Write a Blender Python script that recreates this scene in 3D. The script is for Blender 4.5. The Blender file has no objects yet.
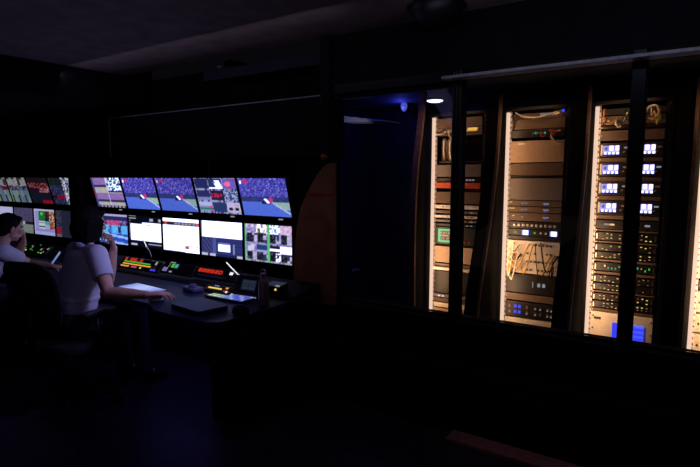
import bpy, bmesh, math, random
from mathutils import Vector, Matrix, Euler
random.seed(7)
R = math.radians
C = bpy.context.scene.collection
sc = bpy.context.scene
sc.view_settings.view_transform = 'Standard'
sc.view_settings.look = 'None'
sc.view_settings.exposure = 0
sc.view_settings.gamma = 1

# ------------------------------------------------------------------ camera
EYE = Vector((0, 0, 1.55)); YAW = R(34); PITCH = R(6.25); F = 520.0
cam_d = bpy.data.cameras.new('camera'); cam = bpy.data.objects.new('camera', cam_d); C.objects.link(cam)
cam.location = EYE; cam.rotation_euler = (R(90) - PITCH, 0, YAW)
cam_d.sensor_width = 36; cam_d.lens = 36 * F / 700; cam_d.clip_start = 0.05
sc.camera = cam
CM = Euler((R(90) - PITCH, 0, YAW)).to_matrix()
DESK = .7415
def at(x, y, Y=None, z=None, X=None):
    """point of the room seen at (x, y), on the plane Y=, z= or X="""
    d = CM @ Vector(((x - 350) / F, (233.5 - y) / F, -1))
    if Y is not None: t = (Y - EYE.y) / d.y
    elif z is not None: t = (z - EYE.z) / d.z
    else: t = (X - EYE.x) / d.x
    return EYE + d * t

# ------------------------------------------------------------------ materials
def lin(c):
    return tuple(((v / 12.92) if v <= 0.04045 else ((v + 0.055) / 1.055) ** 2.4) for v in c)
def rgb(r, g, b): return lin((r / 255, g / 255, b / 255))
def mat(name, col, rough=0.6, metal=0.0, var=0.25, scale=30, bump=0.0, spec=0.5):
    m = bpy.data.materials.new(name); m.use_nodes = True
    nt = m.node_tree; b = nt.nodes['Principled BSDF']
    c = rgb(*col)
    n = nt.nodes.new('ShaderNodeTexNoise'); n.inputs['Scale'].default_value = scale; n.inputs['Detail'].default_value = 4
    tc = nt.nodes.new('ShaderNodeTexCoord'); nt.links.new(tc.outputs['Object'], n.inputs['Vector'])
    r = nt.nodes.new('ShaderNodeValToRGB')
    r.color_ramp.elements[0].position = 0.3; r.color_ramp.elements[1].position = 0.7
    r.color_ramp.elements[0].color = tuple(v * (1 - var) for v in c) + (1,)
    r.color_ramp.elements[1].color = tuple(min(1, v * (1 + var)) for v in c) + (1,)
    nt.links.new(n.outputs['Fac'], r.inputs['Fac']); nt.links.new(r.outputs['Color'], b.inputs['Base Color'])
    b.inputs['Roughness'].default_value = rough; b.inputs['Metallic'].default_value = metal
    b.inputs['Specular IOR Level'].default_value = spec
    if bump:
        bp = nt.nodes.new('ShaderNodeBump'); bp.inputs['Strength'].default_value = bump; bp.inputs['Distance'].default_value = 0.01
        nt.links.new(n.outputs['Fac'], bp.inputs['Height']); nt.links.new(bp.outputs['Normal'], b.inputs['Normal'])
    return m
def emis(name, col, s=1.0):
    m = bpy.data.materials.new(name); m.use_nodes = True
    nt = m.node_tree; b = nt.nodes['Principled BSDF']
    b.inputs['Base Color'].default_value = (0.02, 0.02, 0.02, 1); b.inputs['Roughness'].default_value = 0.4
    b.inputs['Emission Color'].default_value = rgb(*col) + (1,); b.inputs['Emission Strength'].default_value = s
    return m
def attr_emis(name, s=1.0):
    m = bpy.data.materials.new(name); m.use_nodes = True
    nt = m.node_tree; b = nt.nodes['Principled BSDF']
    a = nt.nodes.new('ShaderNodeAttribute'); a.attribute_name = 'Col'
    b.inputs['Base Color'].default_value = (0.01, 0.01, 0.012, 1); b.inputs['Roughness'].default_value = 0.35
    nt.links.new(a.outputs['Color'], b.inputs['Emission Color']); b.inputs['Emission Strength'].default_value = s
    return m
def attr_base(name, rough=0.5):
    m = bpy.data.materials.new(name); m.use_nodes = True
    nt = m.node_tree; b = nt.nodes['Principled BSDF']
    a = nt.nodes.new('ShaderNodeAttribute'); a.attribute_name = 'Col'
    nt.links.new(a.outputs['Color'], b.inputs['Base Color']); b.inputs['Roughness'].default_value = rough
    return m
def glass_mat(name, tint, refl):
    m = bpy.data.materials.new(name); m.use_nodes = True
    nt = m.node_tree; nt.nodes.remove(nt.nodes['Principled BSDF'])
    o = nt.nodes['Material Output']
    t = nt.nodes.new('ShaderNodeBsdfTransparent'); t.inputs['Color'].default_value = tint + (1,)
    g = nt.nodes.new('ShaderNodeBsdfGlossy'); g.inputs['Roughness'].default_value = 0.03
    f = nt.nodes.new('ShaderNodeFresnel'); f.inputs['IOR'].default_value = 1.4
    k = nt.nodes.new('ShaderNodeMath'); k.operation = 'MULTIPLY'; k.inputs[1].default_value = refl
    nt.links.new(f.outputs['Fac'], k.inputs[0])
    x = nt.nodes.new('ShaderNodeMixShader')
    nt.links.new(k.outputs[0], x.inputs['Fac']); nt.links.new(t.outputs[0], x.inputs[1]); nt.links.new(g.outputs[0], x.inputs[2])
    nt.links.new(x.outputs[0], o.inputs['Surface'])
    return m
M = dict(
    floor=mat('floor_vinyl', (48, 44, 58), 0.45, bump=0.05, scale=8),
    ceil=mat('ceiling_felt', (120, 100, 104), 0.9, scale=6, bump=0.1),
    wall=mat('black_wall', (20, 20, 26), 0.9, scale=10, spec=.15),
    dark=mat('matt_black_board', (12, 11, 13), 0.95, spec=.1), wallblue=mat('navy_wall', (38, 40, 62), 0.8, scale=5),
    black=mat('black_plastic', (17, 17, 20), 0.45, scale=60),
    bezel=mat('bezel_plastic', (12, 12, 15), 0.4, scale=60),
    metal=mat('black_metal', (22, 22, 26), 0.4, metal=0.6, scale=20),
    alu=mat('brushed_aluminium', (170, 170, 178), 0.35, metal=0.9, scale=80),
    alupaint=mat('grey_paint', (150, 152, 165), 0.6),
    desk=mat('desk_laminate', (30, 33, 60), 0.6, scale=14, bump=0.03, spec=.3),
    lid=mat('navy_lid', (46, 50, 88), 0.6, spec=.3), orange=mat('orange_brown_board', (150, 100, 66), 0.7, scale=9),
    fin=mat('warm_lit_board_edge', (128, 96, 78), 0.7, scale=25), fin2=mat('dim_lit_board_edge', (92, 70, 60), 0.7, scale=25), thresh=mat('threshold_vinyl', (150, 112, 112), 0.5),
    tan=mat('tan_rack_panel', (190, 158, 132), 0.5, scale=40, var=0.12),
    tan2=mat('brown_rack_panel', (108, 86, 72), 0.5, scale=40, var=0.15),
    cream=mat('cream_rack_panel', (248, 234, 216), 0.5, scale=40, var=0.06),
    greyp=mat('grey_rack_panel', (120, 108, 104), 0.45, scale=50, var=0.15),
    unit=mat('charcoal_rack_unit', (34, 30, 32), 0.4, scale=60),
    steel=mat('steel', (180, 170, 160), 0.3, metal=0.9, scale=60),
    red=mat('orange_red_panel', (216, 84, 44), 0.5),
    fabric=mat('black_chair_mesh', (20, 19, 22), 0.85, scale=150, bump=0.3),
    shirt=mat('white_jersey', (205, 198, 214), 0.9, scale=120, var=0.06, bump=0.15),
    collar=mat('lilac_collar', (186, 172, 214), 0.9, scale=120, var=0.06),
    trousers=mat('dark_denim', (44, 44, 62), 0.9, scale=150),
    belt=mat('black_leather', (14, 13, 14), 0.5),
    skin=mat('skin', (206, 150, 130), 0.55, scale=18, var=0.08),
    hair=mat('dark_hair', (11, 8, 8), 0.75, scale=90, var=0.4, bump=0.3, spec=.15),
    lips=mat('lips', (160, 90, 88), 0.5),
    eyew=mat('eye_white', (225, 222, 220), 0.25, var=0.03),
    eyed=mat('eye_iris', (40, 26, 20), 0.2),
    shoe=mat('black_shoe', (22, 22, 24), 0.5),
    bottle=mat('mauve_steel_bottle', (148, 128, 140), 0.35, metal=0.3, scale=40, var=0.1),
    purple=mat('purple_grey_plastic', (92, 80, 126), 0.6),
    mouse=mat('pale_mouse_shell', (190, 190, 200), 0.4),
    cabley=mat('yellow_cable', (224, 176, 60), 0.5), cablew=mat('white_cable', (225, 215, 200), 0.5),
    cablek=mat('black_cable', (16, 15, 15), 0.5), cableo=mat('orange_cable', (214, 120, 50), 0.5),
    cableg=mat('green_cable', (90, 140, 70), 0.5), cabler=mat('red_cable', (170, 40, 40), 0.5),
    e_strip=emis('warm_led_strip', (255, 214, 186), 1.0),
    e_white=emis('white_light', (240, 238, 255), 1.0),
    e_down=emis('downlight_glow', (225, 232, 255), 3.0),
    e_red=emis('red_segment', (240, 56, 34), 0.6), e_reddim=emis('red_backlight', (110, 14, 12), 0.4),
    e_green=emis('green_key', (84, 206, 70), 0.7), e_amber=emis('amber_key', (255, 176, 66), 0.85),
    e_yellow=emis('yellow_key', (250, 220, 110), 0.9), e_pink=emis('pink_key', (226, 80, 170), 0.7),
    e_blue=emis('blue_key', (60, 80, 255), 0.9), e_teal=emis('teal_display', (80, 190, 190), 0.7),
    e_lilac=emis('lilac_key', (160, 150, 220), 0.5), e_grey=emis('white_legend', (190, 190, 200), 0.5),
    e_blueled=emis('blue_reflection', (86, 94, 206), .8),
    screen=attr_emis('screen_picture', 1.0), paint=attr_base('painted_front', 0.5),
    glass=glass_mat('window_glass', (0.93, 0.94, 0.96), 0.5),
)
# ------------------------------------------------------------------ mesh building
class MB:
    def __init__(s, mats):
        s.bm = bmesh.new(); s.mats = [M[k] if isinstance(k, str) else k for k in mats]; s.keys = list(mats)
    def idx(s, m):
        if m is None: return 0
        if m not in s.keys: s.keys.append(m); s.mats.append(M[m])
        return s.keys.index(m)
    def _take(s, geom, m):
        i = s.idx(m)
        fs = set()
        for v in geom:
            if isinstance(v, bmesh.types.BMVert): fs.update(v.link_faces)
        for f in fs: f.material_index = i
    def box(s, c, size, m=None, rot=None, bevel=0.0):
        mt = Matrix.Translation(Vector(c))
        if rot is not None: mt = mt @ (Euler(rot).to_matrix().to_4x4() if not isinstance(rot, Matrix) else rot.to_4x4())
        g = bmesh.ops.create_cube(s.bm, size=1.0, matrix=mt @ Matrix.Diagonal((*size, 1)))
        vs = g['verts']
        s._take(vs, m)
        if bevel:
            es = list({e for v in vs for e in v.link_edges})
            i = s.idx(m)
            r = bmesh.ops.bevel(s.bm, geom=es, offset=bevel, segments=2, affect='EDGES', profile=0.5)
            for f in r['faces']: f.material_index = i
        return s
    def span(s, a, b, m=None, bevel=0.0):
        a, b = Vector(a), Vector(b)
        return s.box((a + b) / 2, [abs(v) for v in (b - a)], m, None, bevel)
    def cone(s, p, q, r1, r2, m=None, seg=16, caps=True):
        p, q = Vector(p), Vector(q); d = q - p
        if d.length < 1e-6: return s
        rot = d.to_track_quat('Z', 'Y').to_matrix().to_4x4()
        g = bmesh.ops.create_cone(s.bm, cap_ends=caps, segments=seg, radius1=max(r1, 1e-5), radius2=max(r2, 1e-5), depth=d.length,
                                  matrix=Matrix.Translation((p + q) / 2) @ rot)
        s._take(g['verts'], m); return s
    def ball(s, c, r, m=None, rot=None, u=18, v=12):
        if not hasattr(r, '__len__'): r = (r, r, r)
        mt = Matrix.Translation(Vector(c))
        if rot is not None: mt = mt @ rot.to_4x4()
        g = bmesh.ops.create_uvsphere(s.bm, u_segments=u, v_segments=v, radius=1.0, matrix=mt @ Matrix.Diagonal((*r, 1)))
        s._take(g['verts'], m); return s
    def limb(s, pts, rad, m=None):
        for i in range(len(pts) - 1): s.cone(pts[i], pts[i + 1], rad[i], rad[i + 1], m)
        for p, r in zip(pts, rad): s.ball(p, r, m, u=16, v=10)
        return s
    def tube(s, pts, r, m=None, seg=8):
        i = s.idx(m); pts = [Vector(p) for p in pts]; rings = []
        for k, p in enumerate(pts):
            d = (pts[min(k + 1, len(pts) - 1)] - pts[max(k - 1, 0)]).normalized()
            a = d.cross(Vector((0.13, 0.31, 0.94))).normalized(); b = d.cross(a)
            rings.append([s.bm.verts.new(p + (a * math.cos(t) + b * math.sin(t)) * r) for t in [2 * math.pi * j / seg for j in range(seg)]])
        for k in range(len(rings) - 1):
            for j in range(seg):
                f = s.bm.faces.new((rings[k][j], rings[k][(j + 1) % seg], rings[k + 1][(j + 1) % seg], rings[k + 1][j])); f.material_index = i
        for rg in (rings[0][::-1], rings[-1]):
            f = s.bm.faces.new(rg); f.material_index = i
        return s
    def loft(s, rings, m=None):
        """rings: lists of points of equal length; closed ends"""
        i = s.idx(m); vr = [[s.bm.verts.new(Vector(p)) for p in r] for r in rings]; n = len(vr[0])
        for k in range(len(vr) - 1):
            for j in range(n):
                f = s.bm.faces.new((vr[k][j], vr[k][(j + 1) % n], vr[k + 1][(j + 1) % n], vr[k + 1][j])); f.material_index = i
        for rg in (vr[0][::-1], vr[-1]):
            f = s.bm.faces.new(rg); f.material_index = i
        return s
    def lathe(s, prof, m=None, seg=28, c=(0, 0, 0)):
        c = Vector(c)
        return s.loft([[c + Vector((r * math.cos(2 * math.pi * j / seg), r * math.sin(2 * math.pi * j / seg), z)) for j in range(seg)] for r, z in prof], m)
    def prism(s, poly, lo, hi, axis='z', m=None):
        """poly of 2-D points pushed along an axis"""
        def P(p, h):
            return {'z': (p[0], p[1], h), 'y': (p[0], h, p[1]), 'x': (h, p[0], p[1])}[axis]
        return s.loft([[P(p, lo) for p in poly], [P(p, hi) for p in poly]], m)
    def build(s, name, parent=None, smooth=False, loc=None, bevel=0.0):
        bmesh.ops.recalc_face_normals(s.bm, faces=s.bm.faces[:])
        me = bpy.data.meshes.new(name); s.bm.to_mesh(me); s.bm.free()
        for m in s.mats: me.materials.append(m)
        if smooth:
            for p in me.polygons: p.use_smooth = True
        o = bpy.data.objects.new(name, me); C.objects.link(o)
        if parent: o.parent = parent
        if loc is not None: o.location = loc
        if bevel:
            b = o.modifiers.new('bevel', 'BEVEL'); b.width = bevel; b.segments = 2; b.limit_method = 'ANGLE'
        return o
def remeshed(mb, name, parent, voxel=0.007, smooth=4):
    """fuse everything in the builder into one continuous surface"""
    o = mb.build(name, None)
    r = o.modifiers.new('fuse', 'REMESH'); r.mode = 'VOXEL'; r.voxel_size = voxel; r.use_smooth_shade = True
    s_ = o.modifiers.new('soften', 'SMOOTH'); s_.factor = 0.5; s_.iterations = smooth
    dg = bpy.context.evaluated_depsgraph_get(); ev = o.evaluated_get(dg)
    me = bpy.data.meshes.new_from_object(ev); me.name = name
    mats = list(o.data.materials); old = o.data
    o.modifiers.clear(); o.data = me
    if not me.materials:
        for m in mats: me.materials.append(m)
    bpy.data.meshes.remove(old)
    for p in me.polygons: p.use_smooth = True
    if parent: o.parent = parent
    return o
def picture(name, w, h, nx, ny, fn, material, parent=None, gain=1.0):
    """flat panel in local XZ, facing -Y, centre at origin; fn(u, v) -> sRGB 0..255, v upwards"""
    vs = [((i / nx - .5) * w, 0, (j / ny - .5) * h) for j in range(ny + 1) for i in range(nx + 1)]
    fs = [(j * (nx + 1) + i, j * (nx + 1) + i + 1, (j + 1) * (nx + 1) + i + 1, (j + 1) * (nx + 1) + i) for j in range(ny) for i in range(nx)]
    me = bpy.data.meshes.new(name); me.from_pydata(vs, [], fs); me.update()
    ca = me.color_attributes.new('Col', 'FLOAT_COLOR', 'POINT')
    k = 0
    for j in range(ny + 1):
        for i in range(nx + 1):
            c = rgb(*[max(0, min(255, q)) for q in fn(min(max(i / nx, .004), .996), min(max(j / ny, .004), .996))])
            if min(c) > .62: c = (c[0] * 2.0, c[1] * 2.15, c[2] * 3.5)     # over-exposed bluish white
            ca.data[k].color = (*[q * gain for q in c], 1); k += 1
    me.materials.append(M[material])
    o = bpy.data.objects.new(name, me); C.objects.link(o)
    if parent: o.parent = parent
    return o
def thing(name, label, cat, loc=(0, 0, 0), rotz=0, group=None, rot=None):
    o = bpy.data.objects.new(name, None); C.objects.link(o); o.empty_display_size = 0.1
    o.location = loc; o.rotation_euler = rot if rot else (0, 0, rotz)
    o['label'] = label; o['category'] = cat
    if group: o['group'] = group
    return o
def tag(o, label, cat, group=None):
    o['label'] = label; o['category'] = cat
    if group: o['group'] = group
    return o
def struct(mb, name, parent=None, bevel=0.0):
    o = mb.build(name, parent, bevel=bevel)
    if not parent: o['kind'] = 'structure'
    return o
def lamp(name, typ, loc, col, e, rot=None, to=None, size=None, sizey=None, spot=None):
    d = bpy.data.lights.new(name, typ); o = bpy.data.objects.new(name, d); C.objects.link(o)
    d.color = rgb(*col); d.energy = e; o.location = loc
    if to is not None: o.rotation_euler = (Vector(to) - Vector(loc)).to_track_quat('-Z', 'Y').to_euler()
    elif rot: o.rotation_euler = rot
    if typ == 'AREA':
        if sizey: d.shape = 'RECTANGLE'; d.size = size; d.size_y = sizey
        else: d.size = size or .2
    elif size: d.shadow_soft_size = size
    if spot: d.spot_size = R(spot); d.spot_blend = 0.8
    return o

# ------------------------------------------------------------------ the room
XL, XR, YB, YF = -8.4, 3.2, 5.75, -1.6       # left, right, far, near
struct(MB(['floor']).span((XL, YF, -.1), (XR, YB, 0)), 'floor')
struct(MB(['ceil']).span((-4.6, YF, 2.5), (XR, 3.02, 2.6)), 'ceiling')
struct(MB(['wall']).span((XL, 3.3, 0), (-2.5, 3.42, 2.5)), 'wall_back')
struct(MB(['wall']).span((XL - .1, YF, 0), (XL, 3.42, 2.6)), 'wall_left')
struct(MB(['wall']).span((XR, YF, 0), (XR + .1, YB, 2.6)), 'wall_right')
struct(MB(['wallblue']).span((-3.6, YB, 0), (XR, YB + .1, 2.6)), 'wall_far')
struct(MB(['wall']).span((-2.17, 2.96, 0), (XR, 3.08, .645)), 'wall_lower')
struct(MB(['wall']).span((-2.22, 2.97, 2.17), (XR, 3.09, 2.5)), 'wall_upper')
struct(MB(['wallblue']).span((-3.7, 3.42, 0), (-3.6, YB + .1, 2.6)), 'wall_side')
b = MB(['wallblue']).span((-3.6, 3.09, 2.36), (XR, YB, 2.44)); struct(b, 'ceiling_rear')
# bulkhead crossing the ceiling over the left work place
struct(MB(['wall']).span((-4.75, YF, 2.22), (-4.6, 3.3, 2.6)), 'trim_1')
struct(MB(['wall']).span((XL, YF, 2.22), (-4.75, 3.3, 2.34)), 'ceiling_left')
struct(MB(['wall']).span((-5.72, 3.0, 0), (-5.52, 3.3, 2.2)), 'trim_2')           # post between the two work places
struct(MB(['wall']).span((-2.45, 2.93, 0), (-2.225, 3.0, 1.66)).span((-2.225, 2.93, 0), (-2.15, 3.0, 2.5)), 'trim_3')            # jamb at the end of the glass wall
struct(MB(['thresh']).span((-1.16, 2.715, 0), (2.2, 2.84, .03)), 'trim_4', bevel=.006)
struct(MB(['wall']).span((-2.17, 2.845, 0), (XR, 2.958, .40)), 'trim_13')   # kick board  # threshold along the foot of the wall
struct(MB(['alupaint']).span((-1.29, 2.86, 2.112), (XR, 2.962, 2.127)), 'trim_5')      # sliding track over the glass
struct(MB(['wall']).span((-2.13, 2.92, .645), (XR, 3.1, .675)), 'trim_6')          # sill
# glass wall: posts and windows
posts = [-1.235, -.29, .655, 1.6, 2.545]
for k, X in enumerate(posts):
    b = MB(['metal'])
    b.span((X - .030, 2.965, .66), (X + .030, 3.05, 2.17))
    if k == 0:
        for dx in (-.026, -.006, .014): b.span((X + dx, 2.955, .66), (X + dx + .012, 2.966, 2.17), 'black')
    struct(b, 'trim_%d' % (7 + k), bevel=.004)
edges = [-2.13] + posts + [XR]
for k in range(len(edges) - 1):
    a = edges[k] + (.030 if k else 0); c = edges[k + 1] - .030
    b = MB(['wall'])
    z0, z1 = .675, (2.115 if k == 0 else 2.15)
    b.span((a, 2.99, z0), (c, 3.03, z0 + .012)).span((a, 2.99, z1 - .03), (c, 3.03, z1))
    b.span((a, 2.99, z0 + .012), (a + .006, 3.03, z1 - .03)).span((c - .006, 2.99, z0 + .012), (c, 3.03, z1 - .03))
    w = struct(b, 'window_%d' % (k + 1))
    MB(['glass']).span((a + .006, 3.008, z0 + .012), (c - .006, 3.014, z1 - .03)).build('pane', w)
struct(MB(['metal']).span((-2.13, 2.96, 2.115), (-1.28, 3.06, 2.17)), 'trim_12')

# ------------------------------------------------------------------ racks behind the glass
RW, RY, RTOP = .496, 4.5, 2.10
RX = [-2.108, -1.418, -.724, -.022, .69, 1.40]
rack_left_px = [(433, 117, 427, 308), (508, 112, 499, 318), (598, 107, 586, 332)]
def rz(k, y):
    """height on the rack's front that the photo shows at row y of its left edge"""
    x0, y0, x1, y1 = rack_left_px[k]
    return at(x0 + (x1 - x0) * (y - y0) / (y1 - y0), y, Y=RY).z
def ub(p, name, z0, z1, m, y=0.0, depth=.35, x0=.04, x1=RW - .02):
    """a bevelled unit body; returns the builder"""
    b = MB([m]); b.span((x0, y, z0), (x1, y + depth, z1), m, bevel=min(.003, abs(z1 - z0) / 6)); return b
def leds(b, z, xs, size, mats, y=-.002, pr=1.0):
    for x in xs:
        if random.random() < pr: b.box((x, y, z), (size[0], .006, size[1]), random.choice(mats))
def frange(a, b, n): return [a + (b - a) * (i + .5) / n for i in range(n)]
def blank(p, z0, z1, m='tan', label=None, y=0.0, tagged=False):
    b = ub(p, 'blank_panel', z0 + .002, z1 - .002, m, y)
    for x in (.05, RW - .03):
        b.cone((x, y - .004, (z0 + z1) / 2), (x, y + .001, (z0 + z1) / 2), .004, .004, 'steel', 8)
    if tagged: b.box((.13, y - .001, z1 - .025), (.06, .004, .014), 'cream')
    o = b.build('blank_panel', p)
    if label: o['label'] = label
    return o
def ports(p, z0, z1, rows, cols, mats, m='unit', pr=.75, y=-.004, name='network_switch', label=None, size=None, xa=.09, xb=RW - .05):
    b = ub(p, name, z0 + .003, z1 - .003, m, y)
    h = (z1 - z0) / rows
    for r_ in range(rows):
        zz = z0 + h * (r_ + .5)
        for x in frange(xa, xb, cols):
            b.box((x, y - .001, zz), ((xb - xa) / cols * .72, .006, h * .5), 'black')
        for x in frange(xa, xb, cols):
            if random.random() < pr:
                b.box((x - .004, y - .004, zz + random.choice((-.12, .12)) * h), size or ((xb - xa) / cols * .4, .006, h * .22), random.choice(mats))
    for x in (.058, RW - .036): b.box((x, y - .006, (z0 + z1) / 2), (.008, .02, (z1 - z0) * .6), 'steel')
    o = b.build(name, p)
    if label: o['label'] = label
    return o
def connectors(p, z0, z1, rows, cols, m='cream', boss='unit', name='connector_panel', y=-.002, r=.009, pr=.8, xa=.08, xb=RW - .05):
    b = ub(p, name, z0 + .002, z1 - .002, m, y)
    h = (z1 - z0) / rows
    for r_ in range(rows):
        for x in frange(xa, xb, cols):
            if random.random() < pr:
                zz = z0 + h * (r_ + .5)
                b.cone((x, y - .016, zz), (x, y + .002, zz), r * .8, r, boss, 10)
                b.cone((x, y - .020, zz), (x, y - .012, zz), r * .35, r * .35, 'steel', 8)
    return b.build(name, p)
def cable(p, pts, m, r=.005):
    P = [Vector(q) for q in pts]; out = []
    for i in range(len(P) - 1):
        a = P[max(i - 1, 0)]; b_ = P[i]; c = P[i + 1]; d = P[min(i + 2, len(P) - 1)]
        for k in range(6):
            t = k / 6
            out.append(.5 * ((2 * b_) + (c - a) * t + (2 * a - 5 * b_ + 4 * c - d) * t * t + (3 * b_ - a - 3 * c + d) * t ** 3))
    out.append(P[-1])
    MB([m]).tube(out, r, m, 7).build('cable', p, smooth=True)
def loop_cables(p, n, z0, z1, mats, y=-.01, xa=.07, xb=RW - .06, drop=.06):
    for _ in range(n):
        x0 = random.uniform(xa, xb); x1 = min(xb, max(xa, x0 + random.uniform(-.16, .16)))
        za, zb = random.uniform(z0, z1), random.uniform(z0, z1)
        cable(p, [(x0, y, za), (x0 + .01, y - .05, za - .01), ((x0 + x1) / 2, y - .07, min(za, zb) - random.uniform(.01, drop)), (x1, y - .05, zb - .01), (x1, y, zb)],
              random.choice(mats), random.choice((.004, .005, .006)))
def mini_screen(u, v):
    if u < .4 and v > .34:
        return (70, 70, 150) if (u - .2) ** 2 * 4 + (v - .66) ** 2 < .04 else (150, 150, 230)
    if v > .42: return (226, 214, 248) if (u * 9) % 3 > .8 else (186, 140, 214)
    if v < .25: return (232, 228, 255) if int(u * 12) % 3 else (120, 116, 210)
    return (196, 190, 250)
def display(p, x, z, w, h, fn, y=-.012, label=None):
    o = picture('display', w, h, 16, 10, fn, 'screen', p, 1.25); o.location = (x, y - .003, z)
    if label: o['label'] = label
    return o
def rack_shell(k, label):
    t = thing('equipment_rack', label, 'rack', (RX[k], RY, 0), 0, 'equipment racks behind the glass wall')
    MB(['metal']).span((-.045, .0, 0), (0, .85, RTOP)).build('side_panel', t, bevel=.003)
    MB(['metal']).span((RW, .0, 0), (RW + .035, .85, RTOP)).build('side_panel', t, bevel=.003)
    MB(['metal']).span((-.045, -.01, RTOP), (RW + .035, .85, RTOP + .03)).build('top_panel', t, bevel=.003)
    MB(['metal']).span((-.045, -.01, 0), (RW + .035, .85, .09)).build('base', t, bevel=.003)
    MB(['tan2']).span((0, .4, .09), (RW, .42, RTOP)).build('back_panel', t)
    b = MB(['steel']).span((.0, .015, .09), (.04, .03, RTOP)).span((RW - .02, .015, .09), (RW, .03, RTOP), 'unit')
    z = .14
    while z < RTOP - .03:
        b.box((.032, .012, z), (.010, .008, .012), 'unit'); b.box((RW - .010, .012, z), (.010, .008, .012), 'black'); z += .0445
    b.build('mounting_rail', t)
    s_ = MB(['e_strip']).span((.0, -.012, .12), (.028, .004, RTOP - .01)).build('light_strip', t); s_['label'] = 'warm white light strip up the left rail'
    return t

# rack 1
def build_rack_one():
    t = rack_shell(0, 'first equipment rack on the left, with coiled silver tubes and an orange-red strip')
    z = lambda y: rz(0, y)
    blank(t, z(129), z(119), 'tan2')
    connectors(t, z(136.5), z(129), 1, 12, 'greyp', 'cream', 'patch_panel')
    b = MB(['e_yellow']); b.box((.39, -.012, z(131.5)), (.09, .012, .03), 'e_amber'); leds(b, z(131), frange(.35, .43, 4), (.01, .02), ['e_yellow'], -.02)
    o = b.build('indicator_panel', t); o['label'] = 'lit amber indicator panel'
    tray = MB(['unit']).span((.05, .05, z(163)), (RW - .03, .35, z(161.5)), 'unit').build('shelf', t)
    for x, r_ in ((.10, .03), (.165, .036), (.235, .032)):
        bb = MB(['steel']); bb.lathe([(r_, z(161)), (r_, z(141)), (r_ * .8, z(139)), (r_ * .3, z(138.2))], 'steel', 20, (x, .06, 0))
        bb.build('silver_tube', t, smooth=True)
    blank(t, z(177), z(165), 'greyp', y=.0)
    b = ub(t, 'x', z(181.5), z(178), 'unit'); leds(b, z(180), frange(.3, .42, 4), (.018, .012), ['e_grey'], -.002); b.build('rack_unit', t)
    o = MB(['red']).span((.045, -.01, z(188)), (RW - .02, .2, z(182.5)), 'red', .002).build('rack_unit', t); o['label'] = 'orange-red front strip'
    blank(t, z(203), z(191.5), 'tan2')
    for y0, y1, m in ((208, 204.5, 'cream'), (212.5, 210, 'greyp'), (217, 214.5, 'cream'), (221, 219, 'greyp'), (225, 222.8, 'unit')):
        b = ub(t, 'x', z(y0), z(y1), m, -.006); leds(b, (z(y0) + z(y1)) / 2, frange(.1, .42, 8), (.016, .008), ['unit', 'e_grey', 'unit'], -.008); b.build('rack_unit', t)
    b = ub(t, 'x', z(243), z(226), 'unit'); leds(b, z(240), frange(.3, .44, 6), (.008, .01), ['e_grey', 'e_red'], -.004, .8); u = b.build('monitor_unit', t)
    def green(u_, v_):
        if u_ < .14 or u_ > .86 or v_ < .14 or v_ > .86: return (38, 200, 130)
        return (26, 40, 34) if int(v_ * 9) % 2 or random.random() < .4 else (200, 150, 110)
    display(u, .155, z(234.3), .15, .125, green, label='square display with a glowing green border')
    blank(t, z(261), z(245), 'tan')
    b = ub(t, 'x', z(268), z(265.5), 'cream', -.03); b.build('shelf', t)
    blank(t, z(264.5), z(261.8), 'greyp')
    blank(t, z(291), z(269), 'unit')
    b = ub(t, 'x', z(295), z(292), 'greyp', -.01); leds(b, z(293.5), (.1, .14), (.02, .012), ['e_white'], -.012); b.build('rack_unit', t)
    blank(t, z(299.5), z(295.8), 'tan2'); blank(t, z(305), z(300.5), 'cream'); blank(t, .20, z(306), 'tan'); blank(t, .10, .19, 'unit')
    loop_cables(t, 4, z(136), z(130), ['cablek', 'cablew'], drop=.05)
    return t
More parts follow.
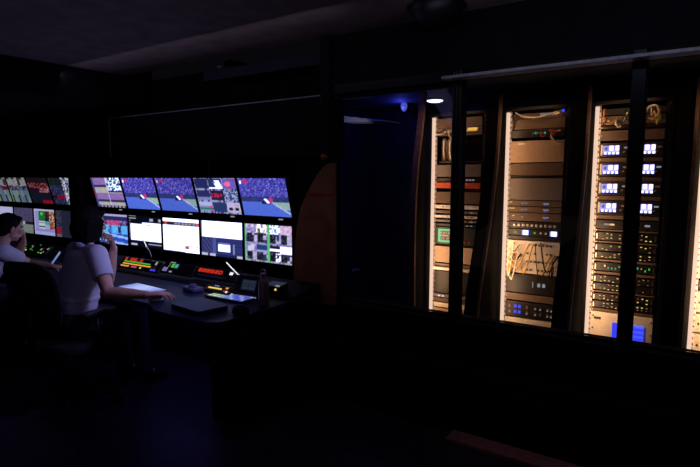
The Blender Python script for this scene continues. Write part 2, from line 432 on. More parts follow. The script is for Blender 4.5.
def build_rack_two():
    t = rack_shell(1, 'second equipment rack, with a cream connector field hung with yellow cables')
    z = lambda y: rz(1, y)
    b = ub(t, 'x', z(120), z(114), 'tan2', .05); leds(b, z(116), frange(.26, .40, 6), (.014, .018), ['e_grey'], .045)
    b.box((RW - .05, .04, z(113.6)), (.02, .012, .02), 'e_blue'); b.box((RW - .10, .04, z(115)), (.035, .012, .02), 'e_amber'); b.build('rack_unit', t)
    cable(t, [(.07, .0, z(113)), (.15, -.03, z(118)), (.27, -.04, z(119.5)), (.38, -.03, z(116.5)), (.44, .0, z(114))], 'cablew', .006)
    cable(t, [(.05, .0, z(116)), (.07, -.03, z(122)), (.06, 0, z(130))], 'cablek', .006)
    blank(t, z(130.5), z(120.5), 'tan2')
    b = ub(t, 'x', z(138.5), z(131), 'unit', -.006); leds(b, z(134.5), frange(.22, .33, 6), (.012, .014), ['e_teal', 'cableg'], -.01); u = b.build('patch_panel', t)
    loop_cables(t, 3, z(137), z(131), ['cabler'], xa=.3, xb=.43, drop=.03)
    cable(t, [(.44, 0, z(133)), (.40, -.05, z(135)), (.385, -.06, z(139)), (.41, -.05, z(143)), (.45, 0, z(144.5))], 'cablew', .009)
    blank(t, z(163), z(141.5), 'tan', tagged=True, label='wide plain tan panel with a small label')
    blank(t, z(175.5), z(163.6), 'tan2')
    b = ub(t, 'x', z(177.5), z(176), 'black', .01); b.build('rack_unit', t)
    blank(t, z(199.5), z(178), 'greyp')
    for y0, y1 in ((205.3, 200), (211.3, 206), (219.8, 212)):
        b = ub(t, 'x', z(y0), z(y1), 'tan2', -.004); zz = (z(y0) + z(y1)) / 2
        leds(b, zz + .008, (.06, .085), (.018, .008), ['e_yellow'], -.008, .7); leds(b, zz, (.16, .19, .34, .365), (.02, .010), ['e_grey'], -.008, .85); leds(b, zz - .012, (.35,), (.014, .008), ['e_blue'], -.008)
        b.build('rack_unit', t)
    connectors(t, z(227.5), z(220.5), 1, 10, 'unit', 'cream', 'connector_panel', r=.013, pr=1)
    b = ub(t, 'x', z(234), z(228), 'unit', -.006); leds(b, z(231), (.11, .27, .32, .36), (.014, .014), ['cream', 'e_green'], -.01); u = b.build('rack_unit', t)
    for x in (.205, .435): display(u, x - .012, z(231), .06, .04, lambda a, c: (215, 220, 255) if .15 < a < .9 else (120, 130, 240), -.012)
    blank(t, z(238.5), z(234.5), 'unit')
    connectors(t, z(271), z(239), 4, 7, 'cream', 'unit', 'connector_panel', pr=.75, xa=.2, xb=.42)
    loop_cables(t, 11, z(270), z(240), ['cabley', 'cabley', 'cablek', 'cablew', 'cableo'], drop=.09)
    for x, m in ((.08, 'cabley'), (.1, 'cabley'), (.13, 'cablek'), (.41, 'cabley'), (.38, 'cabley'), (.43, 'cablek')):
        cable(t, [(x + .03, 0, z(252)), (x + .01, -.05, z(258)), (x - .01, -.06, z(265)), (x - .03, -.02, z(271))], m, .006)
    b = ub(t, 'x', z(290), z(272), 'unit', -.004)
    b.box((.27, -.008, z(281)), (.006, .006, .05), 'e_grey')
    for x in (.32, .36): b.lathe([(.014, 0), (.014, .004)], 'e_grey', 14, (x, 0, 0)) if False else b.box((x, -.008, z(281)), (.022, .006, .03), 'e_grey') or b.box((x, -.012, z(281)), (.012, .006, .018), 'unit')
    b.build('rack_unit', t)
    blank(t, z(298), z(291), 'tan2')
    b = ub(t, 'x', z(313.5), z(299), 'unit', -.004)
    for zz in (z(303.5), z(309)):
        for x in (.13, .165): b.box((x, -.008, zz), (.022, .006, .026), 'e_blue')
        for x in (.08, .23, .30, .34, .40, .43):
            b.box((x, -.008, zz), (.02, .006, .026), 'tan2')
            if random.random() < .6: b.box((x, -.012, zz - .006), (.01, .006, .01), 'e_grey')
    b.build('network_switch', t)['label'] = 'black unit with four blue lit squares'
    blank(t, z(322), z(315), 'cream'); blank(t, .10, z(323), 'tan2')
    return t
def build_rack_three():
    t = rack_shell(2, 'third equipment rack, with two columns of small blue-white displays')
    z = lambda y: rz(2, y)
    blank(t, z(116), z(109), 'unit', y=.03)
    connectors(t, z(126), z(117), 1, 14, 'greyp', 'cream', 'patch_panel')
    loop_cables(t, 16, z(124), z(110), ['cableo', 'cablew', 'cableg', 'cabley', 'cablek', 'cableo'], drop=.05)
    cable(t, [(.33, 0, z(122)), (.36, -.05, z(112)), (.41, -.06, z(110)), (.43, -.05, z(115)), (.44, 0, z(123))], 'cablew', .007)
    blank(t, z(130), z(126.5), 'unit'); blank(t, z(141.5), z(131), 'tan2')
    for i, y in enumerate((150.5, 169.5, 188, 207)):
        b = ub(t, 'x', z(y + 6.8), z(y - 6.8), 'unit', -.008)
        for x in (.185, .405):
            b.box((x + .045, -.012, z(y - 2)), (.03, .008, .012), 'e_grey' if (i + int(x * 10)) % 2 else 'tan')
            b.box((x + .03, -.012, z(y + 2)), (.016, .008, .006), 'tan', (0, -.6, 0))
        b.box((.06, -.012, z(y)), (.012, .01, .08), 'cream')
        u = b.build('display_unit', t)
        for x in (.125, .365): display(u, x, z(y), .112, .066, mini_screen, -.014, 'lit blue-white display')
        if i < 3: blank(t, z(y + 11.9), z(y + 7.2), 'tan2')
    blank(t, z(218.5), z(214.2), 'tan2')
    b = ub(t, 'x', z(228), z(219.5), 'unit', -.004); leds(b, z(223.5), (.12, .16, .26, .31, .40), (.035, .014), ['e_grey', 'cream'], -.008); b.build('rack_unit', t)
    Y = ['e_yellow', 'tan', 'e_yellow', 'cream']
    ports(t, z(239.5), z(231), 2, 12, Y, label='switch with yellowish port lights')
    ports(t, z(250), z(242.5), 2, 12, Y); ports(t, z(257.5), z(250.5), 2, 12, Y)
    ports(t, z(269.5), z(261), 1, 14, ['e_teal', 'e_green', 'cream'], label='switch with green and teal port lights', pr=.9)
    ports(t, z(281), z(273.5), 2, 12, Y); ports(t, z(288.5), z(281.5), 2, 12, Y)
    ports(t, z(298.5), z(291.5), 2, 12, Y); ports(t, z(306), z(299), 2, 12, Y)
    for a, c in ((230.5, 228.5), (242, 240), (260.5, 258), (273, 270), (291, 289), (309.5, 306.5)): blank(t, z(a), z(c), 'tan2')
    b = ub(t, 'x', .17, z(310), 'cream', -.006); b.box((.09, -.012, z(316)), (.05, .006, .018), 'unit')
    for y in (314, 326): b.cone((.058, -.016, z(y)), (.058, 0, z(y)), .006, .006, 'unit', 8); b.cone((RW - .03, -.016, z(y)), (RW - .03, 0, z(y)), .006, .006, 'unit', 8)
    u = b.build('power_unit', t); u['label'] = 'cream unit with a blue display'
    display(u, .31, z(326), .22, .125, lambda a, c: (50, 60, 235) if int(c * 10) % 3 or a < .2 else (80, 95, 255), -.010, 'blue display')
    return t
def build_rack_far(k, label):
    t = rack_shell(k, label)
    z = 2.07; i = 0
    ms = ['tan2', 'unit', 'tan', 'unit', 'greyp']
    while z > .95:
        h = (.13, .06, .09, .05)[i % 4]; m = ms[i % 5]
        if m == 'unit': ports(t, z - h + .01, z, 1 if h < .06 else 2, 12, ['e_yellow', 'e_teal', 'cream'])
        else: blank(t, z - h + .01, z, m)
        z -= h; i += 1
    for zz in (.95, .80, .72, .55, .40):
        h = {.95: .14, .80: .07, .72: .16, .55: .14, .40: .16}[zz]
        m = 'unit' if zz == .80 else 'cream'
        b = ub(t, 'x', zz - h + .006, zz, m, -.004)
        for x in (.06, .12, .2, .33): b.cone((x, -.014, zz - h / 2), (x, 0, zz - h / 2), .008, .008, 'unit' if m == 'cream' else 'cream', 10)
        b.build('rack_unit', t)
    blank(t, .10, .235, 'tan2')
    return t
build_rack_one(); build_rack_two(); build_rack_three()
build_rack_far(3, 'fourth equipment rack, at the right edge, only its lit left rail in view')

# added unseen lamps in front of each rack, washing it from the left rail
for k in range(4):
    X = RX[k]
    lamp('rack_wash', 'AREA', (X + .03, RY - .16, 1.15), (255, 196, 140), 2.1, to=(X + .15, RY + .05, 1.15), size=.05, sizey=1.8)
    lamp('rack_wash', 'AREA', (X + .22, RY - .22, 2.16), (255, 196, 140), .55, to=(X + .14, RY, 1.2), size=.35, sizey=.08)
    lamp('rack_wash', 'AREA', (X + .05, RY - .24, .80), (255, 200, 150), 1.5, to=(X + .17, RY, .80), size=.08, sizey=.7)

# curved boards between the racks, warm light on their edges painted as brown strips
def board(X, front, thick, label, em='fin2', xl=None):
    """front: list of (Y of the leading edge, z)"""
    b = MB(['dark']); xl = X - thick / 2 if xl is None else xl
    n = len(front)
    for i in range(n - 1):
        (ya, za), (yb, zb) = front[i], front[i + 1]
        b.loft([[(xl, ya, za), (X + thick / 2, ya, za), (X + thick / 2, RY - .018, za), (xl, RY - .018, za)],
                [(xl, yb, zb), (X + thick / 2, yb, zb), (X + thick / 2, RY - .018, zb), (xl, RY - .018, zb)]], 'dark')
    t = thing('divider_board', label, 'divider', (0, 0, 0), 0, 'curved boards between the racks')
    b.build('board', t)
    e = MB([em])
    for i in range(n - 1):
        (ya, za), (yb, zb) = front[i], front[i + 1]
        e.loft([[(X - thick / 2 - .004, ya - .02, za), (X + thick / 2 + .004, ya - .02, za), (X + thick / 2 + .004, ya + .012, za), (X - thick / 2 - .004, ya + .012, za)],
                [(X - thick / 2 - .004, yb - .02, zb), (X + thick / 2 + .004, yb - .02, zb), (X + thick / 2 + .004, yb + .012, zb), (X - thick / 2 - .004, yb + .012, zb)]], em)
    o = e.build('edge_strip', t); o['label'] = 'brown strip painted for warm light on the edge'
    return t
def front_curve(pxs, X):
    out = []
    n = 22
    for i in range(n + 1):
        s_ = i / n * (len(pxs) - 1); j = min(int(s_), len(pxs) - 2); f = s_ - j
        x = pxs[j][0] * (1 - f) + pxs[j + 1][0] * f; y = pxs[j][1] * (1 - f) + pxs[j + 1][1] * f
        p = at(x, y, X=X); out.append((min(p.y, RY - .05), p.z))
    return out
def reach(fr):
    fr = list(fr); fr.append((fr[-1][0], .0)); return fr
board(-2.195, reach(front_curve([(425, 92), (420, 130), (416, 165), (413.5, 200), (412.5, 250), (412, 309)], -2.195)), .05, 'wide curved board left of the first rack, warm light painted on its edge', 'fin')
BULGE = [(4.445, 2.24), (4.435, 2.05), (4.41, 1.85), (4.37, 1.6), (4.31, 1.35), (4.23, 1.1), (4.14, .85), (4.05, .6), (3.99, .35), (3.97, 0)]
board(-1.455, BULGE, .014, 'curved black board between the first and second rack, painted warm light on right edge', xl=RX[0] + RW + .042)
board(-.758, BULGE, .014, 'curved black board between the second and third rack, painted warm light on right edge', xl=RX[1] + RW + .042)
board(-.06, BULGE, .014, 'curved black board between the third and fourth rack, painted warm light on right edge', xl=RX[2] + RW + .05)

# pale duct, ceiling lamp and a blue reflection built as a lamp
p0 = at(338, 121.5, Y=4.45); p1 = at(386, 121, Y=4.45)
tag(MB(['alupaint']).prism([(p0.x, p0.z), (p1.x, p1.z - .004), (p1.x, p1.z + .006), (p0.x, p0.z + .062)], 4.45, 4.75, 'y').build('ventilation_duct', None, bevel=.003),
    'pale wedge-shaped duct high behind the glass, left of the racks', 'duct')
dl = at(435, 99.5, z=2.355)
t = thing('ceiling_lamp', 'round white ceiling lamp glowing behind the glass above the first rack', 'lamp', dl)
MB(['alu']).lathe([(.085, .008), (.10, .006), (.10, -.004), (.085, -.012)], 'alu').build('rim', t, smooth=True)
MB(['e_down']).lathe([(.084, .004), (.084, -.016), (.06, -.026)], 'e_down').build('diffuser', t, smooth=True)
lamp('downlight', 'SPOT', (dl.x, dl.y, dl.z - .03), (190, 205, 255), 4, rot=(0, 0, 0), size=.06, spot=120)
bl = at(404, 105.5, Y=5.2)
t = thing('ceiling_blue_reflection', 'blue reflection behind the glass, built as a small glowing lamp', 'lamp', bl)  # blue reflection in the glass, modelled as a hanging lamp
MB(['black']).cone((0, 0, .05), (0, 0, 2.359 - bl.z), .028, .028, 'black', 20).build('base', t)
MB(['e_blueled']).ball((0, 0, -.005), (.036, .036, .06)).ball((0, -.02, .045), (.018, .018, .018), 'e_white').build('lens', t, smooth=True)
lamp('blue_glow', 'POINT', (bl.x, bl.y - .08, bl.z - .05), (70, 80, 255), 2, size=.0)
lamp('rack_room_fill', 'AREA', (-2.6, 4.0, 2.33), (60, 66, 200), 2.2, rot=(0, 0, 0), size=.8)
lamp('duct_fill', 'SPOT', (-2.6, 3.9, 1.6), (240, 235, 255), 9.0, to=(p0.x + .2, 4.45, p0.z), size=0, spot=30)  # unseen spot added to brighten the duct

# ------------------------------------------------------------------ monitor wall
D = 3.14
def noise(seed):
    rnd = random.Random(seed); tab = [rnd.random() for _ in range(997)]
    return lambda i, j: tab[(i * 131 + j * 17 + seed * 7) % 997]
def paint_track(seed, k=1.0):
    nz = noise(seed)
    def fn(u, v):
        i, j = int(u * 46), int(v * 30); r = nz(i, j); r2 = nz(i // 2 + 3, j // 2 + 5)
        if v > .50:
            c = [58 + 44 * r * r2, 56 + 44 * r * r2, 156 + 44 * r2]
            if r > .87: c = [128, 128, 222]
            elif r < .14: c = [84, 52, 170]
            elif r < .2: c = [30, 32, 100]
        elif v > .375:
            c = [34 + 25 * r, 44 + 24 * r, 104 + 30 * r]
        else:
            c = [78 + 14 * v, 102 + 14 * r, 214 + 14 * r]
            w = .62 + (.375 - v) * 1.15
            if u > w and v > .17: c = [120 + 50 * r, 165 + 30 * r, 190 - 30 * r]
            if abs(u - (w + .02)) < .022: c = [200, 205, 250]
        if v > .33 and abs(u - .53) < .085 and v < .41: c = [26, 28, 60]
        if abs(u - .535 + (v - .42) * .7) < .026 and .36 < v < .46: c = [225, 225, 250]
        if (u - .63) ** 2 + ((v - .43) * .65) ** 2 < .0022: c = [196, 56, 130]
        if .10 < u < .2 and .88 < v < .97: c = [190, 48, 120]
        if .03 < u < .07 and .86 < v < .92: c = [225, 215, 250]
        return [q * k for q in c]
    return fn
def paint_four(seed):
    nz = noise(seed)
    def fn(u, v):
        i, j = int(u * 40), int(v * 28); r = nz(i, j)
        if u < .06: return (140, 44, 70) if .35 < v < .6 else (70, 70, 120)
        if v < .06: return (30, 30, 55) if int(u * 16) % 2 else (150, 140, 175)
        if u > .5 and v > .5:
            if u < .58 or v < .56 or u > .96: return (205, 205, 235) if int(v * 12) % 3 else (40, 40, 80)
            return (34 + 60 * r, 60 + 90 * r, 110 + 90 * r) if r < .75 else (225, 235, 250)
        uu = ((u - .06) / .44 if u < .5 else (u - .5) / .5) % 1; vv = (v / .5) % 1
        if vv > .5: c = (118 + 40 * r, 92 + 30 * r, 160 + 30 * r)
        elif vv > .38: c = (50, 45, 95)
        else: c = (158 + 20 * r, 158 + 16 * r, 186)
        if vv < .36 and abs(uu - .75 + vv * .6) < .1: c = (180, 185, 110)
        if abs(u - .5) < .015: c = (210, 205, 220)
        return c
    return fn
def paint_nine(seed):
    nz = noise(seed)
    def fn(u, v):
        i, j = int(u * 45), int(v * 30); r = nz(i, j); a, b_ = int(u * 3), int(v * 3); uu, vv = u * 3 % 1, v * 3 % 1
        if vv < .09 or vv > .95 or uu < .04: return (150, 155, 205) if r > .35 else (60, 62, 115)
        if (a, b_) == (1, 1): return (214, 30, 62) if .35 < vv < .75 and .12 < uu < .92 and (int(uu * 14) % 3) and (r > .2) else (32, 30, 64)
        if (a, b_) == (1, 2): return (228, 228, 250) if abs(uu - .7 + .3 * (vv - .5)) < .22 and vv < .8 or vv < .25 else (40, 50, 100)
        if (a, b_) == (2, 2): return (235, 110, 170) if (uu - .4) ** 2 + (vv - .5) ** 2 < .05 else ((140, 60, 140) if r > .6 else (90, 100, 200))
        if (a, b_) == (0, 0): return (170, 178, 226) if vv > .6 else ((30, 120, 110) if .3 < vv < .45 else ((200, 70, 110) if uu > .8 else (130, 140, 190)))
        if (a, b_) == (2, 0): return (22, 24, 52) if .25 < vv < .58 and (int(uu * 7) % 3) else ((206, 90, 130) if r > .9 else (186, 186, 226))
        if (a, b_) == (2, 1): return (160, 175, 225) if r > .5 else (50, 60, 115)
        if (a, b_) == (1, 0): return (38, 56, 104)
        if (a, b_) == (0, 1): return (38, 44, 98) if vv > .35 else (120, 126, 190)
        return (34, 40, 92)
    return fn
def paint_face(seed):
    nz = noise(seed)
    def fn(u, v):
        r = nz(int(u * 30), int(v * 24))
        if v > .92: return (170, 165, 215)
        if v > .80: return (36, 40, 90)
        if v > .62: return (190, 60, 110) if abs(u - .5) < .22 and r > .3 else ((60, 30, 70) if r > .5 else (130, 110, 190))
        if v > .34: return (26, 36, 110) if (int(u * 9) % 3 == 0 and r > .3) else (90, 150 + 50 * r, 240)
        if abs((v * 9 + u) % 2 - 1) < .35: return (150, 190, 255)
        return (44, 84, 200) if r > .3 else (40, 60, 160)
    return fn
def paint_sheet(u, v):          # first white page on black
    if v > .84: return (170, 170, 190) if (u < .22 and int(v * 40) % 3 == 0) or (.66 < u < .76 and .86 < v < .93) or u > .92 and .86 < v < .92 else (10, 10, 22)
    if u < .05: return (120, 120, 150) if int(v * 26) % 2 and v > .28 else (10, 10, 22)
    top = .80 if u > .42 else .745
    if v > top: return (10, 10, 22)
    if .70 < v < .745 and .42 < u < .68: return (40, 40, 60)
    if v > .22: return (236, 238, 250) if not (.42 < u < .44 and v < .28) else (60, 60, 80)
    if u > .42 and v > .14 and u < .68: return (14, 14, 26)
    if .10 < v < .13 and u > .6: return (170, 175, 200)
    if .05 < v < .10 and u < .25: return (200, 200, 215)
    return (10, 12, 26)
def paint_page(u, v):           # white web page with a red-ended black bar
    if v > .90: return (245, 245, 252)
    if v > .80:
        if .05 < u < .12: return (226, 60, 50)
        if u > .93: return (230, 70, 90)
        if u > .3 and .83 < v < .87 and int(u * 40) % 4: return (150, 150, 165)
        return (38, 34, 46)
    if .60 < u < .73 and .09 < v < .21: return (150, 70, 80) if .63 < u < .70 and .11 < v < .18 else (226, 190, 196)
    if .73 < u < .98 and .17 < v < .21: return (214, 100, 110)
    if u > .60 and .05 < v < .17: return (240, 222, 230)
    if v < .02 and u < .6: return (70, 70, 100)
    if u < .45: return (226, 238, 250)
    return (240, 248, 255)
def paint_half(u, v):           # white page above a navy desktop
    if v > .50 + (.05 if u < .52 else .03) - .0: return (250, 252, 255) if u > .02 else (150, 155, 190)
    if .42 < u < .70 and .16 < v < .40: return (110, 120, 180) if v > .34 else (226, 236, 252)
    if .77 < u < .81 and .1 < v < .38: return (130, 150, 170)
    if v < .06: return (190, 195, 220) if u < .16 or .20 < u < .34 or u > .86 else (30, 34, 80)
    if .03 < u < .26: return (44, 48, 98) if int(u * 30 + v * 18) % 3 else (70, 76, 130)
    if .28 < u < .36: return (76, 80, 160)
    return (48, 54, 120) if int(v * 20) % 2 else (42, 46, 104)
def paint_grid(seed):           # bright multi-view with green verticals
    nz = noise(seed)
    def fn(u, v):
        i, j = int(u * 44), int(v * 30); r = nz(i, j); r2 = nz(i // 3, j // 3)
        if u < .03 or abs(u - .515) < .022: return (96, 190, 120)
        if v < .05: return (170, 165, 190) if r > .3 else (110, 110, 150)
        if abs(v - .48) < .035: return (150, 150, 200) if r > .2 else (60, 60, 90)
        col = 0 if u < .26 else 1 if u < .5 else 2 if u < .76 else 3
        lo = v < .46; vv = (v - .05) / .41 if lo else (v - .51) / .49
        uu = {0: (u - .03) / .23, 1: (u - .26) / .24, 2: (u - .535) / .225, 3: (u - .76) / .24}[col]
        if vv < .52:
            if .04 < uu < .58 or (lo and col == 1 and uu < .62): return (22, 24, 40) if r < .8 else (70, 74, 90)
            if lo and col == 2: return (24, 20, 34) if r < .55 else (235, 225, 240)
            return (150 + 60 * r, 146 + 60 * r, 214) if r2 > .35 else (50, 50, 100)
        if lo and col == 1: return (40, 62, 120) if vv > .68 else (150, 160, 220)
        if lo and col == 2: return (40, 18, 34) if abs(vv - .72) > .06 else (240, 235, 245)
        if lo and col == 3: return (216, 210, 226)
        if col == 1 and not lo: return (210, 180, 90) if r > .7 else ((240, 236, 240) if r2 > .5 else (80, 90, 100))
        if col == 2: return (120, 150, 190) if r > .5 else (214, 218, 226)
        if col == 3: return (206, 150, 216) if r > .5 else (216, 206, 226)
        return (110 + 90 * r, 100 + 80 * r, 200) if r2 > .3 else (206, 206, 232)
    return fn
def paint_dim_tiles(seed, base):
    nz = noise(seed)
    def fn(u, v):
        i, j = int(u * 36), int(v * 26); r = nz(i, j); r2 = nz(i // 5, j // 6)
        if base == 0:          # strips and a yellow wedge
            if v < .48:
                s_ = u * 3 % 1
                if s_ < .12: return (150, 165, 70) if u < .4 else (120, 130, 150)
                return (90 + 40 * r2, 112 + 40 * r2, 130 + 40 * r2) if s_ > .4 or v > .3 else (36, 52, 74)
            if v < .64: return (110, 20, 44) if r2 > .55 else ((130, 130, 180) if r > .7 else (40, 50, 70))
            return (120 + 60 * r, 120 + 60 * r, 125 + 60 * r) if r2 > .3 else (46, 50, 48)
        if base == 1:          # dark red timing page
            if v > .8: return (36, 22, 30)
            if v > .6: return (120, 36, 46) if r > .4 else (150, 130, 130) if r > .25 else (60, 16, 30)
            if v > .42: return (40, 16, 34) if u < .5 else ((140, 22, 44) if r > .4 else (180, 140, 150))
            if v < .12: return (160, 18, 38) if u > .5 else (26, 24, 40)
            return (24, 26, 44)
        if base == 2:          # nearly black page with white and blue lines
            if u > .58: return (150 + 60 * r, 160 + 50 * r, 170 + 50 * r) if r > .45 else (54, 60, 84)
            if .2 < v < .36: return (140, 18, 52) if u > .2 else (40, 20, 44)
            if v > .7: return (28, 34, 36) if r < .8 else (44, 56, 56)
            return (34, 36, 70) if r < .75 else (70, 76, 120)
        if base == 3:          # lilac track picture
            if v > .45: return (64 + 26 * r, 58 + 22 * r, 92 + 26 * r)
            if v > .36: return (24, 26, 40) if abs(u - .5) > .06 else (170, 180, 190)
            return (110 + 20 * r, 124 + 20 * r, 126) if u > .2 else (60, 70, 90)
        if base == 4:          # page with green and orange blocks
            if v > .93 or u < .05: return (190, 190, 235)
            if v < .25: return (130 + 50 * v * 4 * r, 140, 215) if v > .12 else (170, 175, 240)
            if u < .22: return (150, 155, 215)
            if v > .58 and u < .52: return (24, 120, 56) if (u - .38) ** 2 + (v - .82) ** 2 > .004 else (90, 220, 80)
            if v > .55 and u < .74: return (26, 22, 28) if r < .7 else (110, 60, 50)
            if u > .74: return (150, 72, 52) if r < .75 else (220, 190, 180)
            if u > .52: return (60, 170, 190) if v > .4 else (170, 175, 200)
            return (205, 215, 225) if int(v * 20) % 3 else (60, 80, 90)
        if base == 5:          # nearly black with lilac patch and red mark
            if .66 < u and .3 < v < .6: return (104, 104, 150)
            if u < .22 and v < .35: return (150, 24, 44) if v > .1 else (110, 100, 110)
            return (36, 38, 60) if u > .25 or r < .7 else (80, 80, 96)
        if v > .5: return (190, 190, 235)
        return (60, 60, 110) if r > .4 else (30, 30, 60)
    return fn
def monitor(X, w, upper, fn, label, group, tick=True, gain=1.0):
    if upper:
        t = thing('monitor', label, 'monitor', (X, D - .035, 1.383), 0, group, rot=(R(14), 0, 0))
        h = .318
    else:
        t = thing('monitor', label, 'monitor', (X, D, 1.0), 0, group)
        h = .312
    b = MB(['bezel']); b.span((-w / 2 - .012, .003, -h / 2 - .014), (w / 2 + .012, .04, h / 2 + .014), 'bezel', .004)
    b.span((-.12, .04, -.1), (.12, .065, .1), 'bezel', .006)
    b.build('housing', t)
    s_ = picture('screen', w, h, 56, 36, fn, 'screen', t, gain)
    f = MB(['bezel'])      # raised front lip round the screen
    f.span((-w / 2 - .012, -.004, h / 2), (w / 2 + .012, .004, h / 2 + .014)).span((-w / 2 - .012, -.004, -h / 2 - .014), (w / 2 + .012, .004, -h / 2))
    f.span((-w / 2 - .012, -.004, -h / 2), (-w / 2, .004, h / 2)).span((w / 2, -.004, -h / 2), (w / 2 + .012, .004, h / 2))
    f.build('bezel', t)
    a = MB(['metal'])
    a.span((-.03, .065, -.03), (.03, .17 if not upper else .13, .03)); a.build('mount_arm', t)
    if upper and tick:
        o = MB(['e_grey']).box((w / 2 - .12, -.003, -h / 2 - .022), (.045, .004, .010), 'e_grey').build('label_plate', t); o['label'] = 'small pale name strip below the screen'
    return t
PIT = .1758 * D
colsX = [-(.8466 + .1758 * (k + .5)) * D for k in range(5)][::-1]      # left to right: farthest first
UP = 'upper row of monitors at the right work place'; LO = 'lower row of monitors at the right work place'
ups = [(paint_four(3), 'upper monitor with four-picture split screen, first left of the right work place'),
       (paint_track(11), 'upper monitor showing a race track, right of the four-picture split screen'),
       (paint_track(5, .92), 'upper monitor showing a race track, left of the nine-picture split screen'),
       (paint_nine(4), 'upper monitor with nine-picture split screen and red figures in the middle'),
       (paint_track(23, .97), 'upper monitor showing a race track, last on the right next to the brown panel')]
los = [(paint_face(8), 'lower monitor with blue and pink picture, partly behind the raised hand'),
       (paint_sheet, 'lower monitor with a white page on a black screen'),
       (paint_page, 'lower monitor with a white page under a black bar with red ends'),
       (paint_half, 'lower monitor, white above and navy below with a small window'),
       (paint_grid(6), 'lower monitor with a bright grid of small pictures and green verticals')]
for X, (fn, lab) in zip(colsX, ups): monitor(X, .522, True, fn, lab, UP)
for X, (fn, lab) in zip(colsX, los): monitor(X, .522, False, fn, lab, LO)
PL = .166 * D
lX = [-(1.85 + .166 * (k + .5)) * D for k in range(4)]
lups = [(paint_dim_tiles(31, 2), 'upper monitor at the left work place with white grid at its right end'),
        (paint_dim_tiles(32, 1), 'upper monitor at the left work place with dark red lines'),
        (paint_dim_tiles(33, 0), 'upper monitor at the left work place with picture strips and a yellow wedge'),
        (paint_dim_tiles(35, 0), 'upper monitor cut by the left edge of the photo')]
llos = [(paint_dim_tiles(36, 5), 'dark lower monitor just left of the seated person in front, nearly black screen'),
        (paint_dim_tiles(37, 4), 'lower monitor with green and orange blocks on a pale page'),
        (paint_dim_tiles(38, 3), 'lower monitor with a dim lilac picture beside the raised hand of the left person'),
        (paint_dim_tiles(39, 6), 'lower monitor with white upper half, cut by the left edge of the photo')]
for X, (fn, lab) in zip(lX, lups): monitor(X, .49, True, fn, lab, 'upper row of monitors at the left work place', False, .6)
for X, (fn, lab) in zip(lX, llos): monitor(X, .49, False, fn, lab, 'lower row of monitors at the left work place', True, .75)

# overhead panel with a thin silver edge above the monitors
tl = at(109, 118.5, Y=3.0); tr = at(321.5, 95.5, Y=3.0); zb = at(321.5, 150, Y=3.0).z
t = thing('overhead_panel', 'long black panel with thin silver edge above the right monitors', 'panel', (0, 3.0, 0))
MB(['wall']).span((tl.x, .0, zb - .04), (tr.x, .28, tr.z), 'wall').build('panel', t)
e = MB(['alupaint']).span((tl.x, -.006, tr.z - .004), (tr.x, .004, tr.z + .005)).span((tr.x - .008, -.006, zb), (tr.x + .001, .004, tr.z)).span((tl.x, -.006, zb), (tl.x + .006, .004, tr.z))
e.build('edge_strip', t)['label'] = 'thin silver edge strip'
p = at(209, 158, Y=2.99); q = at(209, 176, Y=2.99)
cc = MB(['cablek']).tube([(p.x, 2.985, zb), (p.x + .004, 2.98, p.z), (q.x, 2.985, q.z), (q.x, 3.05, q.z - .06)], .006).build('hanging_cord', None, smooth=True)
tag(cc, 'thin black cord hanging below the long black panel', 'cord')
# curved brown end panel
t = thing('end_panel', 'curved orange-brown panel standing right of the monitors', 'panel', (0, 2.90, 0))
prof = [(334, 163), (329, 163), (324, 166), (318, 173), (312, 183), (306, 195), (301, 206), (298, 218), (296, 232), (294.5, 250), (293.5, 275), (293, 299)]
pts = [at(x, y, Y=2.90) for x, y in prof]
poly = [(v.x, v.z) for v in pts] + [(pts[0].x, pts[-1].z)]
MB(['orange']).prism(poly, .0, .028, 'y').build('board', t, bevel=.004)
MB(['black']).span((pts[-1].x + .05, .002, 0), (pts[0].x - .03, .026, pts[-1].z - .001)).build('support', t)
za, zb2 = at(320, 193.5, Y=2.9).z, at(320, 196.5, Y=2.9).z  # reflected light across the board, modelled as a red strip
o = MB(['cabler']).span((at(306.5, 195, Y=2.9).x, -.002, zb2), (pts[0].x - .004, .004, za)).build('stripe', t); o['label'] = 'reflected light shown as a thin dark red stripe'
kp = at(326, 157, Y=2.92)
t = thing('wall_fitting', 'small copper-coloured fitting just above the curved brown panel', 'fitting', kp)
MB(['steel']).cone((0, .02, 0), (0, -.02, 0), .012, .012).build('stem', t, smooth=True)
k_ = MB([mat('brass', (190, 110, 60), .3, .8)]); k_.ball((0, -.03, 0), .022); k_.build('grip', t, smooth=True)

